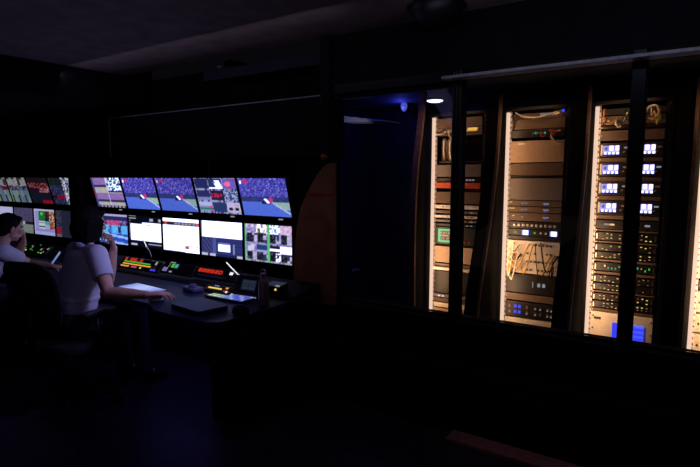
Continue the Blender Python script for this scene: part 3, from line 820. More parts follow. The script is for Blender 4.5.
# ------------------------------------------------------------------ desks
DZ = .74
def desk(x0, x1, label, rounded):
    t = thing('console_desk', label, 'desk', ((x0 + x1) / 2, 2.45, 0), 0, 'control desks under the monitors')
    cx = (x0 + x1) / 2; poly = []
    yf, yb = 1.99 - 2.45, 2.88 - 2.45
    a, c = x0 - cx, x1 - cx
    poly.append((a, yb)); poly.append((a, yf))
    if rounded:
        poly.append((-2.92 - cx, yf))
        for k in range(7):
            w_ = k / 6; poly.append((-2.92 + .22 * w_ - cx, yf - .09 * (3 * w_ * w_ - 2 * w_ ** 3)))
        yf -= .09; rr = .09
        for k in range(9):
            th = -math.pi / 2 + math.pi / 2 * k / 8
            poly.append((c - rr + rr * math.cos(th), yf + rr + rr * math.sin(th)))
        poly.append((c, yb))
    else: poly += [(c, yf), (c, yb)]
    MB(['desk']).prism(poly, DZ - .035, DZ, 'z').build('desktop', t, bevel=.006)
    MB(['black']).span((a + .03, yb - .06, 0), (c - .03, yb - .03, DZ - .035)).build('back_panel', t)
    for X in (a + .05, c - .10): MB(['black']).span((X, yf + .5, .0), (X + .04, yb - .06, DZ - .035)).build('leg', t, bevel=.003)
    # raised sloping shelf behind that carries the control panels
    if rounded: MB(['black']).span((c - .36, yf + .27, 0), (c - .11, yb - .07, DZ - .035), None, .004).build('pedestal', t)
    s_ = MB(['wall']).prism([(2.52 - 2.45, DZ), (2.88 - 2.45, DZ), (2.88 - 2.45, DZ + .055), (2.54 - 2.45, DZ + .008)], a + .02, c - .02, 'x').build('sloping_shelf', t)
    return t
desk(-5.30, -2.18, 'dark control desk under the right monitors, with a rounded front corner', True)
desk(-8.2, -5.34, 'dark control desk under the left monitors', False)

# seven-segment style red figures
SEG = {'0': 'abcdef', '1': 'bc', '2': 'abged', '3': 'abgcd', '5': 'afgcd', '6': 'afgedc', '8': 'abcdefg'}
def digits(b, text, x0, y0, z, w, h, m):
    """drawn flat on a panel whose top is at z; y is up the panel"""
    t_ = w * .22
    for i, ch in enumerate(text):
        X = x0 + i * w * 1.42
        if ch == '.':
            b.box((X + w * .3, y0 - h * .42, z), (t_ * 1.5, t_ * 1.8, .002), m); continue
        if ch == '-':
            b.box((X + w / 2, y0, z), (w * .8, t_ * 1.4, .002), m); continue
        P = {'a': (w / 2, h / 2, w, t_), 'd': (w / 2, -h / 2, w, t_), 'g': (w / 2, 0, w, t_),
             'f': (0, h / 4, t_, h / 2), 'b': (w, h / 4, t_, h / 2), 'e': (0, -h / 4, t_, h / 2), 'c': (w, -h / 4, t_, h / 2)}
        for s_ in SEG[ch]:
            x_, y_, a_, b_ = P[s_]; b.box((X + x_, y0 + y_, z), (a_, b_ * (1.3 if b_ == t_ else 1), .002), m)
SL = math.atan2(.047, .34)
def shelf_loc(X, y): return (X, y, DZ + .008 + (y - 2.54) * math.tan(SL) + .010)
def panel_thing(name, label, cat, X, y, w, d, group='lit control panels behind the desk', tilt=SL, h=.02, z=None):
    loc = shelf_loc(X, y) if z is None else (X, y, z)
    t = thing(name, label, cat, loc, 0, group, rot=(tilt, 0, 0))
    MB(['black']).span((-w / 2, -d / 2, 0), (w / 2, d / 2, h), 'black', .004).build('housing', t)
    return t
H = .021
def keys(t, name, rows, label=None):
    b = MB(['e_grey'])
    for (x0, x1, n, y, hh, m) in rows:
        for x in frange(x0, x1, n): b.box((x, y, H), ((x1 - x0) / n * .7, hh, .006), m)
    o = b.build(name, t)
    if label: o['label'] = label
# panel a: red figures over green and amber bars (its top stands up steeply)
def Xat(x, y): return at(x, 265, Y=y).x
xa, xb = Xat(119, 2.58), Xat(157, 2.58)
t = panel_thing('control_panel', 'control panel with red figures over green and amber key rows', 'control panel', (xa + xb) / 2, 2.62, xb - xa, .10, tilt=R(50), h=.02)
W = xb - xa
t.location.z += .03
b = MB(['e_red']); digits(b, '5185.2', -W / 2 + .03, .036, H, .030, .020, 'e_red'); b.build('lit_lettering', t)['label'] = 'red lit figures'
b = MB(['e_green']).box((-.05, .012, H), (W * .68, .011, .004), 'e_green'); b.build('key_row', t)['label'] = 'green lit key row'
b = MB(['e_amber']).box((-.04, -.009, H), (W * .72, .011, .004), 'e_amber'); b.build('key_row', t)['label'] = 'amber lit key row'
keys(t, 'key_row', [(-W / 2 + .02, -W / 2 + .14, 5, -.032, .011, 'e_amber'), (-W / 2 + .17, -W / 2 + .25, 3, -.032, .013, 'e_pink'), (-W / 2 + .29, -W / 2 + .31, 1, -.032, .013, 'e_yellow')])
keys(t, 'key_row', [(W / 2 - .09, W / 2 - .03, 1, -.01, .014, 'e_reddim'), (W / 2 - .10, W / 2 - .03, 2, -.034, .014, 'e_blue'), (W / 2 - .08, W / 2 - .05, 1, .03, .03, 'e_grey')])
# panel b: little teal displays
xa, xb = Xat(161, 2.62), Xat(192, 2.62); W = xb - xa
t = panel_thing('control_panel', 'dark panel with small green and teal displays between the two red-figure panels', 'control panel', (xa + xb) / 2, 2.65, W, .10, tilt=R(48))
t.location.z += .03
b = MB(['e_teal']).box((-W / 2 + .12, .02, H), (.035, .034, .004), 'e_green').box((-W / 2 + .165, .02, H), (.03, .034, .004), 'e_teal').box((-W / 2 + .10, .048, H), (.06, .008, .004), 'e_grey').box((-W / 2 + .075, .03, H), (.008, .01, .004), 'e_grey').box((-W / 2 + .072, .012, H), (.008, .01, .004), 'e_grey')
b.build('display', t)['label'] = 'green and teal displays'
keys(t, 'key_row', [(-W / 2 + .02, -W / 2 + .08, 2, -.02, .035, 'e_lilac'), (-W / 2 + .11, -W / 2 + .15, 1, -.036, .012, 'e_grey')])
# panel c: red figures
xa, xb = Xat(194, 2.64), Xat(236, 2.64); W = xb - xa
t = panel_thing('control_panel', 'long dark panel with red block figures and one white lamp', 'control panel', (xa + xb) / 2, 2.67, W, .10, tilt=R(50))
t.location.z += .03
b = MB(['e_reddim'])
for i in range(6): b.box((-W / 2 + .045 + i * .045, .012, H - .001), (.036, .036, .002), 'e_reddim')
digits(b, '888520', -W / 2 + .034, .012, H + .001, .0317, .022, 'e_red'); b.build('lit_lettering', t)['label'] = 'red lit block figures'
b = MB(['e_white']).box((W / 2 - .075, .016, H), (.032, .022, .006), 'e_white'); b.build('lamp', t)
keys(t, 'key_row', [(-W / 2 + .04, W / 2 - .1, 12, -.03, .010, 'purple')])
# panel d: yellow keys in front
P = at(218, 291, z=.77)
t = panel_thing('control_panel', 'small panel with a row of yellow keys, in front of the long red one', 'control panel', P.x, P.y + .012, .24, .07, tilt=R(30), z=DZ + .026)
keys(t, 'key_row', [(-.10, .035, 7, .002, .011, 'e_yellow'), (.06, .085, 1, .018, .012, 'e_amber'), (.06, .085, 1, -.012, .012, 'e_red'), (.085, .105, 1, -.016, .014, 'e_white'), (-.12, -.10, 1, 0, .03, 'e_reddim'), (.07, .10, 1, .03, .01, 'e_reddim'), (-.06, -.01, 2, .026, .008, 'e_lilac')])
# left work place panels
P = at(42, 252, z=.80)
t = panel_thing('control_panel', 'dim panel with yellow and green dots at the left work place', 'control panel', -5.70, 2.60, .62, .12, tilt=R(40), z=DZ + .062)
b = MB(['e_yellow'])
for i in range(34): b.box((random.uniform(-.31, .31), random.uniform(-.05, .05), H), (random.choice((.012, .02, .03)), .009, .004), random.choice(['e_green', 'e_yellow', 'e_grey', 'e_reddim', 'unit', 'unit']))
b.build('key_row', t)

# gooseneck light bars
def gooseneck(tip, end, Y, base, label):
    a = at(*tip, Y=Y); c = at(*end, Y=Y)
    t = thing('gooseneck_lamp', label, 'lamp', base, 0, 'slim gooseneck lamps on the desk')
    B = Vector(base)
    MB(['black']).lathe([(.022, 0), (.022, .01), (.012, .016)], 'black', 20).build('base', t, smooth=True)
    v = c - B
    MB(['black']).tube([(0, 0, .012), (.0, .0, v.z * .5), (v.x * .4, v.y * .4, v.z * .85), v], .006, 'black').build('neck', t, smooth=True)
    MB(['e_white']).tube([v, a - B], .0045, 'e_white').build('light_bar', t, smooth=True)['label'] = 'bright white light bar'
    MB(['e_white']).ball(v, .008).build('joint', t, smooth=True)
gooseneck((226.5, 262.5), (239, 275.5), 2.60, (at(235, 284, Y=2.5).x, 2.50, DESK), 'slim white-lit bar lamp in front of the long red panel')
gooseneck((142.5, 237.5), (146.5, 246.5), 2.95, (at(149, 256, Y=2.78).x, 2.80, shelf_loc(0, 2.8)[2] - .004), 'short white-lit bar lamp in front of the white-page monitor')

# intercom box, keyboards, laptop, mouse, bottle and small things on the desk
P = at(251, 296, z=DZ)
t = thing('desk_intercom', 'dark desk intercom box with sloping screen, left of the bottle', 'intercom', (P.x + .012, P.y - .03, DESK), R(5))
MB(['black']).prism([(-.05, 0), (.02, 0), (.02, .13), (.005, .145), (-.045, .03)], -.10, .10, 'x').build('housing', t, bevel=.004)
s_ = picture('screen', .12, .07, 20, 12, lambda u, v: (44, 60, 74) if int(u * 9) % 2 and int(v * 7) % 2 else (26, 32, 48), 'screen', t)
s_.location = (.02, -.0245, .088); s_.rotation_euler = (R(-23.5), 0, 0)
MB(['e_lilac']).span((-.10, -.056, .008), (.10, -.049, .018)).build('front_strip', t)['label'] = 'pale strip along the front'
def keyboard(label, P, w, d, rot, fn, group):
    t = thing('keyboard', label, 'keyboard', P, rot, group)
    MB(['black']).span((-w / 2, -d / 2, 0), (w / 2, d / 2, .014), 'black', .004).build('base', t)
    b = MB(['e_grey'])
    nx, ny = 16, 5
    cols = {}
    me_v = []
    s_ = picture('key_field', w * .95, d * .88, 32, 15, fn, 'screen', t)
    s_.rotation_euler = (R(-90), 0, 0); s_.location = (0, 0, .0165)
    s_['label'] = 'backlit keys'
    return t
def kb_blue(u, v):
    g = (int(u * 32) % 2 == 0 and int(v * 15) % 3 == 0)
    a = max(0, 1 - ((u - .45) / .6) ** 2)
    if g: return (70 * a, 84 * a, 150 * a)
    return (60 + 115 * a, 74 + 116 * a, 150 + 100 * a)
def kb_green(u, v):
    g = (int(u * 32) % 4 == 0 or int(v * 15) % 4 == 0)
    c = (186, 214, 190) if u < .3 else (150, 190, 200) if u < .45 else (90, 110, 235) if int(u * 9 + v * 4) % 3 else (170, 180, 250)
    return tuple(q * .5 for q in c) if g else c
P = at(142, 290.5, z=DZ)
keyboard('keyboard lit pale blue between the two arms of the seated person in front', (P.x, P.y, DESK), .40, .17, R(-4), kb_blue, 'lit keyboards on the desk')
P = at(233, 299.5, z=DZ)
keyboard('keyboard lit pale green and blue, left of the bottle', (P.x - .03, P.y + .005, DESK), .34, .14, R(0), kb_green, 'lit keyboards on the desk')
# closed laptop
c4 = [at(173, 304, z=DZ + .02), at(198, 313, z=DZ + .02), at(250, 307.5, z=DZ + .02)]
lp = (c4[0] + c4[2]) / 2; lp = Vector((-2.515, 2.075, DESK))
t = thing('laptop', 'closed dark laptop lying at the front right of the desk', 'laptop', lp, R(-8))
def rrect(w, d, r, n=5):
    out = []
    for cx, cy, a0 in ((w / 2 - r, d / 2 - r, 0), (-w / 2 + r, d / 2 - r, 90), (-w / 2 + r, -d / 2 + r, 180), (w / 2 - r, -d / 2 + r, 270)):
        for k in range(n + 1):
            a = R(a0 + 90 * k / n); out.append((cx + r * math.cos(a), cy + r * math.sin(a)))
    return out
MB(['black']).prism(rrect(.32, .225, .035), .0, .021, 'z').build('base', t, bevel=.003)
MB(['lid']).prism(rrect(.32, .225, .035), .0215, .030, 'z').build('lid', t, bevel=.003)
# pouch beside it
P = at(237, 315.5, z=DZ)
t = thing('pouch', 'small black soft pouch on the desk between the closed laptop and the bottle', 'pouch', (P.x, P.y + .03, DESK), R(15))
MB(['fabric']).lathe([(.6, 0), (.95, .006), (1, .02), (.85, .04), (.5, .05), (.1, .052)], 'fabric').build('body', t, smooth=True).scale = (.055, .04, 1)
MB(['black']).tube([(-.04, 0, .044), (-.015, .004, .053), (.015, .004, .053), (.04, 0, .044)], .003).build('zip', t, smooth=True)
# mouse
P = at(157, 299, z=DZ + .015)
HAND = P
t = thing('computer_mouse', 'pale computer mouse under the right hand of the person in front', 'mouse', (P.x, P.y, DESK), R(-40))
MB(['mouse']).lathe([(.60, .002), (.95, .006), (1.0, .012), (.9, .022), (.6, .031), (.2, .035)], 'mouse').build('shell', t, smooth=True).scale = (.03, .053, 1)
MB(['black']).span((-.026, -.046, 0), (.026, .046, .006), 'black', .002).build('base', t)
MB(['black']).cone((-.004, .028, .031), (.004, .028, .031), .007, .007).build('wheel', t)
# bottle
P = at(264, 306, z=DZ)
t = thing('drink_bottle', 'mauve-grey metal drink bottle with loop cap at the right end of the desk', 'bottle', (P.x, P.y, DESK))
MB(['bottle']).lathe([(.028, 0), (.033, .004), (.034, .02), (.034, .135), (.032, .15), (.025, .168), (.018, .178), (.018, .186)], 'bottle').build('body', t, smooth=True)
MB(['bottle']).lathe([(.0195, .184), (.0195, .205), (.017, .208)], 'bottle').build('cap', t, smooth=True)
MB(['bottle']).tube([(-.017, 0, .200), (-.017, 0, .222), (-.010, 0, .230), (.010, 0, .230), (.017, 0, .222), (.017, 0, .200)], .0045).build('loop', t, smooth=True)
# purple box and a small box with one yellow lamp, tablet on the left
P = at(193, 291, z=DZ)
t = thing('controller', 'small rounded purple-grey controller left of the yellow keys', 'controller', (P.x, P.y, DESK), R(-10))
MB(['purple']).prism(rrect(.16, .10, .03), 0, .03, 'z').build('housing', t, bevel=.01)
MB(['purple']).ball((0, 0, .035), (.03, .03, .018)).build('ball', t, smooth=True)
P = at(281, 290, z=.78)
t = thing('switch_box', 'small black box with one yellow lamp right of the bottle', 'box', (P.x, P.y, shelf_loc(0, P.y)[2]), rot=(SL, 0, 0))
MB(['black']).span((-.11, -.05, 0), (.03, .05, .05), 'black', .005).build('housing', t)
MB(['e_yellow']).ball((.0, -.052, .03), .008).build('lamp', t, smooth=True)
MB(['e_grey']).box((.012, -.04, .053), (.03, .012, .006), 'e_grey').build('key', t)
P = at(62.5, 264, z=.80)
t = thing('tablet', 'pale blue lit tablet propped on the desk behind the seated person in front', 'tablet', (-4.83, 2.38, DZ + .075), 0, rot=(R(-35), 0, R(-25)))
MB(['black']).span((-.085, .002, -.07), (.085, .012, .07), 'black', .003).build('housing', t)
picture('screen', .155, .125, 12, 8, lambda u, v: (92 + 30 * v, 124 + 24 * v, 184 + 20 * u), 'screen', t)
MB(['black']).box((0, .025, -.03), (.08, .04, .01), 'black').build('stand', t)

# ------------------------------------------------------------------ office chairs
def office_chair(loc, rot, label):
    t = thing('office_chair', label, 'chair', loc, rot, 'black office chairs')
    MB(['fabric']).prism(rrect(.48, .46, .12, 6), .41, .475, 'z').build('seat', t, bevel=.02)
    rings = []
    for z, w, yc, th in ((.56, .20, -.235, .045), (.62, .38, -.245, .05), (.74, .44, -.262, .05), (.88, .45, -.285, .05), (.96, .43, -.305, .045), (1.01, .34, -.32, .04), (1.03, .22, -.325, .03)):
        ring = []
        for k in range(20):
            a = 2 * math.pi * k / 20
            ux = math.copysign(abs(math.cos(a)) ** .6, math.cos(a)) * w / 2; uy = math.sin(a) * th / 2
            ring.append((ux, yc + uy + (ux / .23) ** 2 * .03, z))
        rings.append(ring)
    MB(['fabric']).loft(rings, 'fabric').build('backrest', t, smooth=True)
    MB(['metal']).tube([(0, -.10, .40), (0, -.24, .41), (0, -.285, .52), (0, -.28, .70)], .02, 'metal', 10).build('back_support', t, smooth=True)
    for s_ in (-1, 1):
        a = MB(['black']).prism(rrect(.075, .27, .03, 4), .655, .685, 'z').build('armrest', t, bevel=.008); a.location = (s_ * .275, -.02, 0)
        MB(['black']).tube([(s_ * .20, -.03, .415), (s_ * .275, -.03, .43), (s_ * .28, -.03, .655)], .017).build('arm_support', t, smooth=True)
    MB(['metal']).cone((0, 0, .085), (0, 0, .26), .035, .035).cone((0, 0, .26), (0, 0, .41), .022, .022, 'steel').build('column', t, smooth=False)
    MB(['metal']).lathe([(.05, .07), (.05, .12), (.038, .13)], 'metal').build('hub', t)
    for k in range(5):
        a = R(72 * k + 20); d = Vector((math.cos(a), math.sin(a), 0))
        leg = MB(['metal']).limb([d * .03 + Vector((0, 0, .10)), d * .30 + Vector((0, 0, .072))], [.024, .016], 'metal').build('leg', t, smooth=True)
        c = MB(['black'])
        ax = Vector((-d.y, d.x, 0))
        for s_ in (-1, 1): c.cone(d * .305 + ax * s_ * .012 + Vector((0, 0, .028)), d * .305 + ax * s_ * .026 + Vector((0, 0, .028)), .028, .028, 'black', 18)
        c.cone(d * .305 + Vector((0, 0, .03)), d * .305 + Vector((0, 0, .075)), .008, .008, 'steel', 10)
        c.build('caster', leg)
    return t
office_chair((-3.50, 1.79, 0), R(14), 'black office chair carrying the person in front with the raised left hand')
office_chair((-4.88, 1.74, 0), R(4), 'black office chair carrying the person at the left edge')

# ------------------------------------------------------------------ people
def hand(b, wrist, f, n, side, curl, spread=.0, m='skin', sc_=1.0, thumb=(.5, .3)):
    """wrist; f to the knuckles; n out of the back of the hand; side +1 when the thumb lies along f x n"""
    w = Vector(wrist); f = Vector(f).normalized(); n = (Vector(n) - f * f.dot(n)).normalized() if not isinstance(n, Vector) else (n - f * f.dot(n)).normalized()
    s = f.cross(n) * side
    K = []
    for off, ln in ((.030, .088), (.010, .092), (-.011, .086), (-.030, .076)):
        k = w + f * ln * sc_ + s * off * sc_; K.append(k)
        b.limb([w + s * off * .55 * sc_, k], [.017 * sc_, .0115 * sc_], m)
    for i in range(3): b.limb([K[i] * .8 + w * .2, K[i + 1] * .8 + w * .2], [.012 * sc_, .012 * sc_], m)
    for i, (k, L) in enumerate(zip(K, ((.040, .024, .019), (.045, .028, .021), (.041, .026, .020), (.032, .020, .017)))):
        ang = 0; p = k; rr = (.0092, .0086, .0078, .0066)
        q = [p]
        for j, l in enumerate(L):
            ang += curl[j] * (1 + .08 * (i - 1))
            d = f * math.cos(ang) - n * math.sin(ang) + s * (.06 * (1.5 - i) * spread)
            p = p + d.normalized() * l * sc_; q.append(p)
        b.limb(q, [r_ * sc_ * (.86 if i == 3 else 1) for r_ in rr], m)
    t0 = w + f * .022 * sc_ + s * .024 * sc_; t1 = t0 + (f * .7 + s * .65 - n * .25).normalized() * .042 * sc_
    t2 = t1 + (f * .95 + s * thumb[0] - n * thumb[1]).normalized() * .032 * sc_; t3 = t2 + (f * 1 + s * (thumb[0] - .3) - n * thumb[1] * 1.4).normalized() * .026 * sc_
    b.limb([w + f * .01, t0, t1, t2, t3], [.014 * sc_, .0145 * sc_, .0115 * sc_, .0098 * sc_, .0076 * sc_], m)
def head(b, c, rot):
    """head centred at c; local +Y is the face"""
    def L(x, y, z): return c + rot @ Vector((x, y, z))
    b.ball(L(0, -.012, .030), (.074, .094, .088), 'skin', rot)
    b.ball(L(0, .022, -.035), (.058, .068, .074), 'skin', rot)
    b.ball(L(0, .058, -.088), (.024, .020, .018), 'skin', rot)                # chin
    for s in (-1, 1):
        b.ball(L(s * .036, .058, -.018), (.024, .024, .022), 'skin', rot)      # cheek
        b.ball(L(s * .048, .022, -.062), (.016, .034, .022), 'skin', rot)      # jaw
        b.ball(L(s * .030, .076, .026), (.024, .012, .009), 'skin', rot)       # brow
        b.ball(L(s * .076, -.006, -.004), (.009, .018, .030), 'skin', rot)     # ear
        b.ball(L(s * .010, .094, -.030), (.009, .011, .008), 'skin', rot)      # nostril
    b.limb([L(0, .080, .018), L(0, .094, -.006), L(0, .104, -.024)], [.009, .010, .011], 'skin')
    b.ball(L(0, .086, -.052), (.022, .012, .006), 'skin', rot); b.ball(L(0, .084, -.063), (.019, .012, .007), 'skin', rot)
def ell(c, rx, ry, n=22, tilt=0.0, p=.8):
    out = []
    for k in range(n):
        a = 2 * math.pi * k / n
        x = math.copysign(abs(math.cos(a)) ** p, math.cos(a)) * rx; y = math.copysign(abs(math.sin(a)) ** p, math.sin(a)) * ry
        out.append((c[0] + x, c[1] + y * math.cos(tilt), c[2] - y * math.sin(tilt)))
    return out
def person(loc, rot, label, J, hd, hairfn, sleeve=.62):
    t = thing('person', label, 'person', loc, rot)
    V = {k: Vector(v) for k, v in J.items() if not k.startswith('hand')}
    b = MB(['skin'])
    head(b, V['head'], hd)
    b.limb([V['neck'] + Vector((0, -.01, -.03)), V['head'] + hd @ Vector((0, -.022, -.055))], [.056, .050], 'skin')
    tor = [(V['pelvis'], .150, .105), (V['pelvis'] * .4 + V['waist'] * .6, .138, .100), (V['waist'], .126, .092), (V['waist'] * .5 + V['chest'] * .5, .138, .098),
           (V['chest'], .146, .092), (V['chest'] * .35 + V['neck'] * .65, .136, .074), (V['neck'], .075, .060)]
    b.loft([ell(c, rx, ry) for c, rx, ry in tor], 'skin')
    for s in 'RL':
        b.limb([V['neck'] * .75 + V['chest'] * .25, V['sh' + s]], [.050, .056], 'skin')
        b.limb([V['sh' + s], V['sh' + s] * .45 + V['el' + s] * .55, V['el' + s]], [.056, .047, .040], 'skin')
        e, w = V['el' + s], V['wr' + s]
        b.limb([e, e * .65 + w * .35, w], [.040, .041, .026], 'skin')
        h = J['hand' + s]; hand(b, w, h['f'], Vector(h['n']), h['side'], h['curl'], h.get('spread', 1), thumb=h.get('thumb', (.5, .3)))
        hp, kn, an = V['hip' + s], V['kn' + s], V['an' + s]
        b.limb([hp, hp * .5 + kn * .5, kn], [.088, .076, .056], 'skin')
        b.limb([kn, kn * .65 + an * .35, an], [.056, .054, .036], 'skin')
        b.limb([an, an + Vector((0, .12, -.07))], [.034, .022], 'skin')
    body = remeshed(b, 'body', t, .0055, 3)
    # polo shirt
    sbm = MB(['shirt'])
    g = .014
    st = [(V['pelvis'] * .55 + V['waist'] * .45 + Vector((0, 0, -.03)), .150 + g, .108 + g), (V['pelvis'] * .3 + V['waist'] * .7, .146 + g, .104 + g), (V['waist'], .138 + g, .102 + g),
          (V['waist'] * .5 + V['chest'] * .5, .144 + g, .104 + g), (V['chest'], .152 + g, .106 + g), (V['chest'] * .35 + V['neck'] * .65, .146 + g, .088 + g), (V['neck'] * .9 + V['chest'] * .1, .082 + g, .062 + g)]
    sbm.loft([ell(c, rx, ry) for c, rx, ry in st], 'shirt')
    for s in 'RL':
        sbm.limb([V['neck'] * .75 + V['chest'] * .25, V['sh' + s]], [.058, .070], 'shirt')
        q = V['sh' + s] * (1 - sleeve) + V['el' + s] * sleeve
        sbm.ball(V['sh' + s], .070, 'shirt'); sbm.cone(V['sh' + s], q, .070, .064, 'shirt', 24)
        sbm.cone(q * .97 + V['sh' + s] * .03, q, .067, .067, 'shirt', 24)
    # soft folds at the waist and under the arm
    for k, dz in enumerate((.03,)):
        c = V['waist'] + Vector((0, .0, dz - .03)); sbm.loft([ell(c + Vector((0, 0, -.012)), .156 + .003 * k, .118), ell(c, .163, .126), ell(c + Vector((0, 0, .012)), .156, .118)], 'shirt')
    remeshed(sbm, 'shirt', t, .008, 3)
    cb = MB(['collar']); nk = V['neck'] * .78 + V['head'] * .22 + Vector((0, -.012, -.012))
    cb.loft([ell(nk + Vector((0, 0, -.045)), .086, .080, 24, .25, 1), ell(nk + Vector((0, -.004, .0)), .070, .068, 24, .25, 1), ell(nk + Vector((0, -.004, .0)), .062, .060, 24, .25, 1), ell(nk + Vector((0, 0, -.045)), .06, .06, 24, .25, 1)], 'collar')
    cb.build('collar', t, smooth=True)
    # trousers and shoes
    tb = MB(['trousers'])
    tb.loft([ell(V['pelvis'] + Vector((0, 0, -.095)), .150, .11), ell(V['pelvis'], .168, .122), ell(V['pelvis'] * .5 + V['waist'] * .5, .156, .114)], 'trousers')
    for s in 'RL':
        hp, kn, an = V['hip' + s], V['kn' + s], V['an' + s]
        tb.limb([hp, hp * .5 + kn * .5, kn], [.098, .086, .068], 'trousers'); tb.cone(kn, an + Vector((0, 0, -.03)), .066, .058, 'trousers', 24)
    remeshed(tb, 'trousers', t, .009, 3)
    for s in 'RL':
        an = V['an' + s]; sh = MB(['shoe'])
        sh.limb([an + Vector((0, -.02, -.045)), an + Vector((0, .08, -.06)), an + Vector((0, .17, -.068))], [.046, .042, .034], 'shoe')
        sh.ball(an, (.048, .05, .05), 'shoe')
        z = -.0
        o = remeshed(sh, 'shoe', t, .008, 2)
    hb = MB(['hair']); hairfn(hb, V['head'], hd); remeshed(hb, 'hair', t, .006, 9)
    for s in (-1, 1):
        e = MB(['eyew']); p = V['head'] + hd @ Vector((s * .031, .071, .008)); e.ball(p, .0118, 'eyew'); e.ball(p + hd @ Vector((0, .0075, 0)), .0062, 'eyed'); e.build('eye', t, smooth=True)
    l = MB(['lips']); l.ball(V['head'] + hd @ Vector((0, .0915, -.057)), (.019, .007, .007), 'lips', hd); l.build('lips', t, smooth=True)
    return t
def bob(b, c, rot):
    def L(x, y, z): return c + rot @ Vector((x, y, z))
    b.ball(L(0, -.026, .036), (.092, .100, .096), 'hair', rot)
    b.ball(L(0, -.05, -.03), (.090, .080, .105), 'hair', rot)
    for s in (-1, 1):
        b.ball(L(s * .070, -.012, -.01), (.028, .062, .10), 'hair', rot)
        b.ball(L(s * .066, .022, -.045), (.022, .035, .062), 'hair', rot)
        b.ball(L(s * .042, .040, .085), (.040, .034, .026), 'hair', rot)
        for k in range(5): b.limb([L(s * .085, -.05 + .02 * k, .02), L(s * (.082 - .004 * k), -.055 + .022 * k, -.125 + .006 * k)], [.022, .010], 'hair')
    for k in range(7): b.limb([L(-.075 + .025 * k, -.09 + abs(k - 3) * .012, .0), L(-.07 + .0235 * k, -.088 + abs(k - 3) * .012, -.135)], [.03, .012], 'hair')
def short(b, c, rot):
    def L(x, y, z): return c + rot @ Vector((x, y, z))
    b.ball(L(0, -.024, .042), (.083, .096, .088), 'hair', rot)
    b.ball(L(0, -.056, -.012), (.074, .056, .076), 'hair', rot)
    for s in (-1, 1): b.ball(L(s * .064, -.024, .012), (.018, .04, .05), 'hair', rot)
    for k in range(6): b.ball(L(-.06 + .024 * k, .052 - abs(k - 2.5) * .008, .092), (.02, .03, .02), 'hair', rot)
J1 = dict(pelvis=(0, 0, .60), waist=(0, .045, .73), chest=(0, .105, .92), neck=(0, .122, 1.075), head=(0, .165, 1.225),
          shR=(.165, .105, 1.03), elR=(.335, .07, .800), wrR=(.555, .20, .790), shL=(-.15, .14, 1.03), elL=(-.10, .335, .79), wrL=(-.045, .355, 1.03),
          hipR=(.085, .0, .585), knR=(.11, .42, .585), anR=(.11, .46, .11), hipL=(-.085, 0, .585), knL=(-.11, .42, .585), anL=(-.11, .44, .11),
          handR=dict(f=(.62, .78, .05), n=(0, 0, 1), side=-1, curl=(.25, .45, .35), thumb=(.2, .5)),
          handL=dict(f=(.12, -.22, .97), n=(.35, .9, .1), side=1, curl=(1.1, 1.2, .7), thumb=(.1, .6)))
hd1 = Euler((R(-6), R(3), R(-6))).to_matrix()
person((-3.49, 1.80, 0), 0, 'person with dark bobbed hair in white polo shirt, one hand on mouse, other at chin', J1, hd1, bob)
J2 = dict(pelvis=(0, -.02, .60), waist=(0, .03, .70), chest=(0, .13, .845), neck=(0, .20, .975), head=(0.0, .285, 1.115),
          shR=(.175, .14, .945), elR=(.13, .36, .805), wrR=(.37, .42, .800), shL=(-.165, .18, .945), elL=(-.19, .38, .79), wrL=(-.045, .40, .985),
          hipR=(.085, -.02, .585), knR=(.11, .40, .585), anR=(.11, .44, .11), hipL=(-.085, -.02, .585), knL=(-.11, .40, .585), anL=(-.11, .42, .11),
          handR=dict(f=(.95, .2, .0), n=(0, 0, 1), side=-1, curl=(.2, .35, .3)),
          handL=dict(f=(.30, -.05, .95), n=(.3, .9, .2), side=1, curl=(.8, 1.0, .6), thumb=(.1, .6)))
hd2 = Euler((R(-12), R(4), R(-8))).to_matrix()
person((-4.86, 1.75, 0), 0, 'person with short dark hair in white shirt leaning on desk at the left edge', J2, hd2, short)

# ------------------------------------------------------------------ ceiling details
for k, (x, y, lab) in enumerate(((220, 70, 'small pale ceiling spotlight nearest the corner of the ceiling, largest of the row'), (247, 71, 'tiny ceiling screw shaped as a spotlight, second from the left in the row'), (282, 64, 'tiny ceiling screw shaped as a spotlight, middle of the row'), (321, 54.5, 'tiny ceiling screw shaped as a spotlight, fourth from the left in the row'), (345, 50, 'tiny ceiling screw shaped as a spotlight, at the right end of the row'))):
    p = at(x, y, z=2.47)
    t = thing('spotlight', lab, 'spotlight', (p.x, p.y, 2.5), 0, 'small spotlights along the ceiling edge')  # first is a spotlight; the rest are screws built in its shape
    s_ = 1.6 if k == 0 else .7
    MB(['alupaint']).lathe([(.016 * s_, 0), (.016 * s_, -.012), (.008, -.014)], 'alupaint', 16).build('mount', t)
    MB(['alu']).cone((0, 0, -.014), (.004, -.01, -.014 - .045 * s_), .009 * s_, .016 * s_, 'alu', 16).build('head', t)
p = at(436, 17, z=2.44)
t = thing('dome_speaker', 'black dome-shaped fixture under the ceiling near the top edge', 'speaker', (p.x, p.y, 2.5))
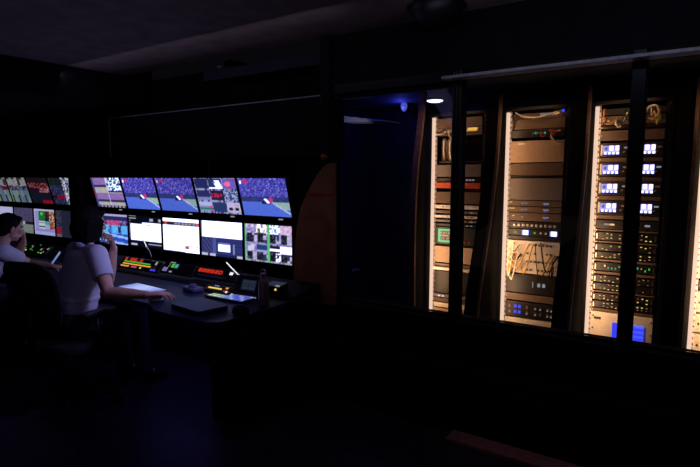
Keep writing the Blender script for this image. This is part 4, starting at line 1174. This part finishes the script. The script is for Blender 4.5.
MB(['black']).lathe([(.15, 0), (.15, -.012), (.135, -.05), (.09, -.10), (.03, -.12)], 'black').build('dome', t, smooth=True)
MB(['black']).lathe([(.165, .0), (.165, -.010), (.150, -.014)], 'black').build('rim', t, smooth=True)

# ------------------------------------------------------------------ under-desk glow and added unseen fill lamps
lamp('ceiling_wash', 'AREA', (-1.6, .6, .9), (255, 200, 190), .45, to=(-1.9, 1.2, 2.5), size=1.2)  # added unseen lamp brightening the ceiling from below
lamp('under_desk_glow', 'AREA', (-3.1, 2.45, .66), (110, 96, 225), .9, rot=(0, 0, 0), size=1.6, sizey=.4)
lamp('track_fill', 'AREA', (.1, 2.35, 2.30), (205, 208, 250), 1.8, to=(.1, 2.86, 2.13), size=2.8, sizey=.04)  # added so the pale track over the glass catches light
lamp('panel_fill', 'AREA', (-3.3, 2.4, 2.42), (225, 220, 250), .8, to=(-3.3, 3.0, 2.12), size=3.2, sizey=.04)  # added lamp picking out the silver edge of the overhead panel
lamp('threshold_fill', 'SPOT', (-.75, 2.45, 1.0), (255, 160, 150), .8, to=(-.75, 2.78, 0), size=.0, spot=60)  # no fixture there; added to redden the threshold
lamp('end_panel_fill', 'SPOT', (-1.9, 2.0, 1.9), (255, 190, 120), .5, to=(-2.3, 2.9, 1.15), size=.0, spot=40)  # warm spot added for the curved end panel, source unseen
lamp('back_fill', 'AREA', (-2.3, .8, 2.30), (172, 166, 255), .9, to=(-3.7, 2.0, 1.0), size=.6)  # added behind the seated people to lift their shirts
lamp('side_fill', 'AREA', (-1.95, 2.55, 1.75), (172, 172, 255), 2.4, to=(-3.4, 1.95, 1.0), size=.4).data.spread = R(75)  # extra unseen lamp imitating monitor light on the people
lamp('desk_fill', 'SPOT', (-2.2, 1.7, 2.2), (150, 160, 255), 4.5, to=(-2.46, 2.02, .74), size=0, spot=32)  # added overhead spot brightening the front of the desk
w = bpy.data.worlds.new('world'); sc.world = w; w.use_nodes = True
w.node_tree.nodes['Background'].inputs['Color'].default_value = (.006, .006, .009, 1); w.node_tree.nodes['Background'].inputs['Strength'].default_value = .35
